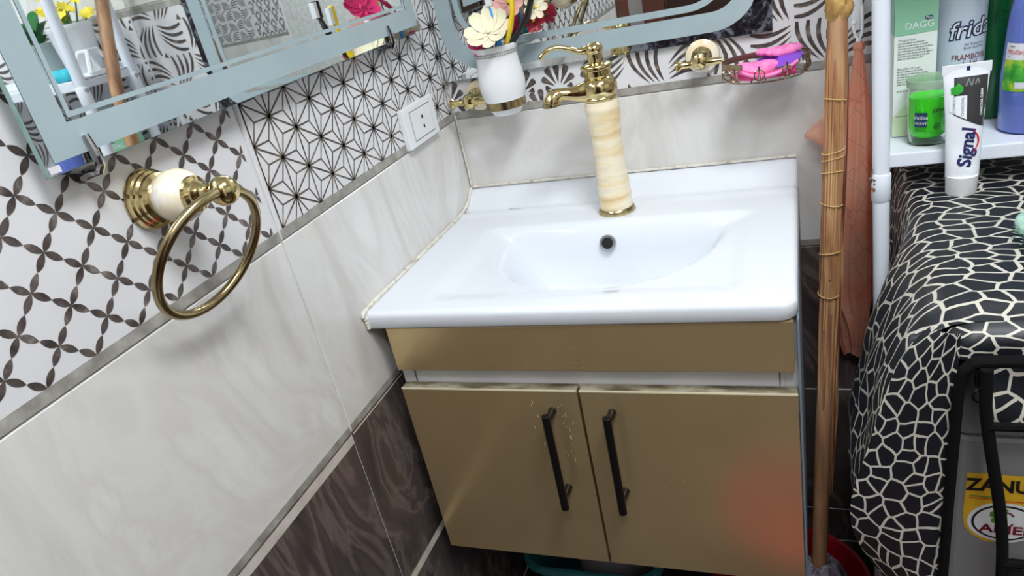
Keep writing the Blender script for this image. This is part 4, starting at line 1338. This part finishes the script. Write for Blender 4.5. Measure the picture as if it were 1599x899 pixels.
# front top roll
m = MB().grid(lambda i, j: (lerp(.727, 1.37, i ** 1.3), -.5475 - .0185 * sin(pi / 2 * min(1, j * 1.6)) * sstep(.724, .76, lerp(.727, 1.37, i ** 1.3)) - .003 * sin(i * 31) * j, lerp(interp([(.727, .8095), (.733, .820), (.742, CZ - .0195), (.760, CZ - .0128), (.80, CZ - .0118)], lerp(.727, 1.37, i ** 1.3)), .806, j ** 1.3)), 90, 8, uv=lambda i, j: (1.3 + .06 * j, lerp(.745, 1.37, i) + .4))
m.build('front_roll', 'giraffe_cloth', cv, smooth=True, sharp=80)
# zip tape framing the opening
zp = catmull([(.748, -.565, .06), (.748, -.566, .3), (.7475, -.567, .55), (.7485, -.568, .70), (.7500, -.569, .780), (.757, -.570, .802), (.775, -.570, .8075), (.86, -.570, .807), (1.1, -.570, .806), (1.36, -.570, .805)], 8)
MB().tube(zp, .0072, 10, flatz=.75).build('zip_tape', 'black_tape', cv, smooth=True)
zs = MB().box(.7615, .7690, -.5755, -.5690, .780, .800, .002).build('zip_slider', 'black_metal', cv)
MB().tube([(.7652 + .0042 * cos(a), -.5745, .7695 + .0070 * sin(a)) for a in [2 * pi * i / 18 for i in range(18)]], .0014, 6, closed=True).build('pull_ring', 'black_metal', zs, smooth=True)
# the unzipped flap: giraffe pieces, bindings and a clear window
fe = [(.795, .7695), (.76, .7715), (.72, .7770), (.68, .7840), (.64, .7910), (.60, .7965), (.55, .8005), (.45, .804), (.30, .808), (.10, .811)]
def flapx(z): return interp(fe[::-1], z)
YFp = -.578
def piece(z0, z1, mat, nm, ya=0):
    n = 14
    m = MB().grid(lambda i, j: (lerp(flapx(lerp(z0, z1, j)), 1.36, i ** 1.5), YFp - .004 * sin(9 * i + 5 * j) * .6 + ya, lerp(z0, z1, j)), 22, n, uv=lambda i, j: (2.1 + lerp(.79, 1.36, i ** 1.5), lerp(z0, z1, j)))
    return m.build(nm, mat, cv, smooth=True)
piece(.7400, .804, 'giraffe_cloth', 'flap_piece')
piece(.5560, .7400, 'clear_film', 'window_film')
piece(.08, .5560, 'giraffe_cloth', 'flap_piece')
MB().tube(catmull([(flapx(z), YFp - .001, z) for z in (.804, .76, .72, .68, .64, .60, .55, .45, .30, .10)], 6), .0058, 10).build('flap_binding', 'black_tape', cv, smooth=True)
for z in (.7375, .5545):
    MB().tube([(lerp(flapx(z), 1.36, i / 12), YFp - .002, z) for i in range(13)], .0052, 8, flatz=1.).build('flap_binding', 'black_tape', cv, smooth=True)

# mint towel on the cover
tw = thing('mint_towel', 'fluffy mint green towel lying on the giraffe print cover', 'towel', (.885, -.40, CZ))
pad(.886, -.395, .058, .062, CZ + .0005, CZ + .026, 0, 31, .05, .001).build('towel_body', 'towel_mint', tw, smooth=True)
m = MB()
r_ = random.Random(9)
for k in range(1500):
    a, q = r_.uniform(0, 2 * pi), sqrt(r_.random())
    x, y = .886 + .058 * q * cos(a), -.395 + .062 * q * sin(a)
    z = CZ + .003 + .022 * sqrt(max(0, 1 - q ** 3))
    d_ = Vector((cos(a) * q * 1.2, sin(a) * q * 1.2, 1.1 - q * .6)).normalized() * r_.uniform(.005, .009)
    c = Vector((x, y, z)); s_ = Vector((-sin(a), cos(a), 0)) * .0014
    t_ = c + d_ + Vector((r_.uniform(-.002, .002), r_.uniform(-.002, .002), 0))
    m.poly([c - s_, c + s_, t_])
m.build('towel_pile', 'towel_mint', tw, kind='stuff')

# ------------------------------------------------------------------ mop with reed wrapped handle
M0, M1 = Vector((.6155, -.245, .165)), Vector((.657, -.180, 1.109))
mdir = (M1 - M0) / (M1.z - M0.z)
mp_at = lambda z: M0 + mdir * (z - M0.z)
mo = thing('mop', 'old wooden mop bound with split reeds leaning beside the vanity', 'mop', tuple(mp_at(.05)))
MB().tube(catmull([mp_at(z) for z in (.10, .3, .55, .8, 1.0, 1.1)] + [(.6635, -.140, 1.23), (.670, -.085, 1.37)], 4), [.0130] * 8 + [.0115] * 10 + [.0112] * 4 + [.0125] * 7, 18).build('handle', 'wood_old', mo, smooth=True, sharp=60)
r_ = random.Random(17)
side = Vector((1, 0, 0)); fro = Vector((0, -1, .07)).normalized()
for k in range(22):
    a = 2 * pi * k / 22
    za, zb = (r_.uniform(.58, .74) if k % 3 else r_.uniform(.38, .55)), r_.uniform(1.075, 1.098)
    P = []
    n = 9
    j0 = r_.uniform(0, 6)
    for i in range(n):
        z = lerp(za, zb, i / (n - 1))
        rr_ = .0115 + .0012 * sin(i * 1.3 + j0) - (.001 if i in (0, n - 1) else 0)
        aa = a + .05 * sin(i * .9 + j0)
        P.append(mp_at(z) + side * rr_ * cos(aa) - fro * -1 * rr_ * sin(aa))
    MB().tube(P, [r_.uniform(.0014, .0024) for _ in P], 5).build('reed', 'reed', mo, smooth=True)
for k in range(5):
    # long loosened splinters on the right of the handle
    z0, z1 = r_.uniform(.30, .45), r_.uniform(.80, 1.05)
    P = []
    for i in range(8):
        z = lerp(z0, z1, i / 7)
        P.append(mp_at(z) + side * (.0125 + .0016 * k * .8 + .0012 * sin(i * 2 + k)) + fro * (.004 - .0025 * k))
    MB().tube(P, [.0006, .0016, .0018, .0018, .0018, .0016, .0012, .0006], 5).build('splinter', 'brown_jamb' if k % 2 else 'reed', mo, smooth=True)
for z in (.985, .915, .905, .885, .84, .765, .70):
    n = 22
    MB().tube([mp_at(z + .003 * sin(2 * pi * i / n + z * 50)) + (side * cos(2 * pi * i / n) + fro * sin(2 * pi * i / n)) * .0145 for i in range(n)], .0009, 5, closed=True).build('binding_twine', 'twine', mo, smooth=True)
def clump(i, j):
    a = 2 * pi * i
    q = .0150 * (.8 + .30 * sin(pi * j)) * (1 + .12 * sin(3 * a + 4 * j) + .10 * sin(7 * a + 9 * j) + .07 * sin(17 * a))
    return mp_at(1.086 + .030 * j) + side * q * cos(a) + fro * q * sin(a)
MB().grid(clump, 26, 8, cu=True).build('burlap_wrap', 'burlap', mo, smooth=True)
for k in range(34):
    a = 2 * pi * k / 34 + r_.uniform(-.1, .1)
    R_ = r_.uniform(.035, .062)
    c = mp_at(.165)
    dd = Vector((cos(a), sin(a), 0))
    P = catmull([c + dd * .010, c + dd * .022 + Vector((0, 0, r_.uniform(.004, .022))), c + dd * R_ * .8 + Vector((0, 0, -.03)), c + dd * R_ + Vector((0, 0, -.11)), c + dd * R_ * r_.uniform(.7, 1.1) + Vector((0, 0, -.135))], 4)
    MB().tube(P, .0052, 6).build('yarn_strand', 'mop_yarn', mo, smooth=True)

# ------------------------------------------------------------------ plastic bag on its hook
hk = thing('wall_hook', 'small white plastic wall hook holding the orange bag', 'hook', (.6895, 0, 1.055))
MB().box(.6815, .6965, -.004, 0, 1.038, 1.085, .0015).build('hook_plate', 'white_plastic', hk)
MB().tube(catmull([(.6955, -.005, 1.072), (.6955, -.014, 1.055), (.6945, -.022, 1.037), (.690, -.026, 1.030), (.685, -.025, 1.037), (.684, -.024, 1.052)], 6), .0022, 8).build('hook_arm', 'white_plastic', hk, smooth=True)
prof = [(.0042 * sin(pi * i / 8) + .0001, -.0042 * cos(pi * i / 8)) for i in range(9)]
MB().lathe(prof, (.684, -.024, 1.053), n=14).build('hook_tip', 'white_plastic', hk, smooth=True)
MB().lathe(prof, (.690, -.025, 1.0265), n=14).build('hook_bead', 'white_plastic', hk, smooth=True)
bg = thing('plastic_bag', 'translucent orange plastic bag hanging from the white hook', 'bag', (.688, -.035, .49))
def bag(i, j):
    a = 2 * pi * i
    z = lerp(1.022, .485, j)
    cx = interp([(0, .6905), (.1, .6890), (.5, .684), (.85, .683), (1, .681)], j)
    cy = interp([(0, -.026), (.15, -.032), (.6, -.031), (1, -.031)], j)
    rx = interp([(0, .003), (.03, .007), (.15, .0145), (.4, .0265), (.65, .0300), (.8, .0290), (.9, .0200), (.96, .0175), (1, .012)], j)
    ry = interp([(0, .003), (.1, .010), (.4, .017), (.7, .019), (.9, .017), (1, .010)], j)
    tw_ = .9 * sstep(.72, 1, j)
    pl = 1 + (.16 * sin(5 * a + 1) + .10 * sin(9 * a + 2.2 + 3 * j)) * sstep(0, .25, j) * (1 - .2 * j) + .05 * sin(13 * a + 9 * j)
    x, y = rx * cos(a + tw_) * pl, ry * sin(a + tw_) * pl
    return (cx + x, cy + y, z + .006 * sin(2 * a + 1) * j)
MB().grid(bag, 96, 60, cu=True).build('bag_body', 'orange_film', bg, smooth=True, sharp=80)
m = MB()
def knot(i, j):
    a = 2 * pi * i
    r = .0075 * sin(pi * min(1, .15 + .85 * j)) * (1 + .25 * sin(4 * a))
    return (.6905 + r * cos(a), -.0265 + r * sin(a), 1.026 - .020 * j)
m.grid(knot, 24, 6, cu=True)
m.build('bag_knot', 'orange_film', bg, smooth=True)
fl_ = [(.670, -.022, .935), (.640, -.018, .915), (.612, -.016, .888), (.640, -.020, .862), (.668, -.024, .835)]
def wing(i, j):
    t_ = i
    x = lerp(.672, .612, t_)
    zt_ = interp([(0, .935), (.5, .921), (1, .892)], t_)
    zb_ = interp([(0, .815), (.4, .862), (.7, .878), (1, .886)], t_)
    return (x, -.022 - .010 * sin(pi * j) * (1 - t_) + .003 * sin(9 * t_ + 6 * j), lerp(zt_, zb_, j))
MB().grid(wing, 16, 10).build('bag_corner', 'orange_film', bg, smooth=True)

# ------------------------------------------------------------------ basins on the floor
def round_tub(label, cx, cy, R, H, mat):
    t = thing('plastic_tub', label, 'tub', (cx, cy, 0))
    MB().lathe([(R * .72, .0), (R * .75, .004), (R * .93, H - .012), (R, H - .006), (R, H), (R * .955, H), (R * .90, H - .014), (R * .71, .010), (.01, .009)], (cx, cy, 0), n=56).build('tub_body', mat, t, smooth=True, sharp=50)
    return t
round_tub('round red plastic tub holding the mop beside the vanity', .566, -.258, .136, .150, 'red_plastic')
t2 = round_tub('round red plastic tub standing in front of the gold doors', .590, -.845, .150, .160, 'red_plastic')
tt = thing('wash_tub', 'teal rectangular wash tub on the floor under the vanity', 'tub', (.20, -.17, 0))
m = MB()
rings = [(.105, .100, 0), (.110, .105, .004), (.130, .126, .132), (.142, .138, .135), (.143, .139, .150), (.136, .132, .151), (.126, .122, .130), (.106, .101, .010)]
R0 = []
for ax_, by_, z in rings:
    pts = rrect(.195 - ax_, .195 + ax_, -.165 - by_, -.165 + by_, .05, 6)
    R0.append(len(m.v))
    m.v += [(x, y, z) for x, y in pts]
N = len(pts)
for a, b_ in zip(R0, R0[1:]):
    for q in range(N):
        m.f.append((a + q, a + (q + 1) % N, b_ + (q + 1) % N, b_ + q))
m.f.append(tuple(range(N))[::-1])
m.f.append(tuple(R0[-1] + q for q in range(N)))
m.build('tub_body', 'teal_plastic', tt, smooth=True, sharp=50)
o = pad(.225, -.170, .085, .075, .012, .150, .3, 44, .05, .001).build('laundry', 'cloth_grey', None, smooth=True, loc=(.225, -.17, .012))
tag(o, 'bundle of grey lilac cloth lying in the teal wash tub', 'cloth')
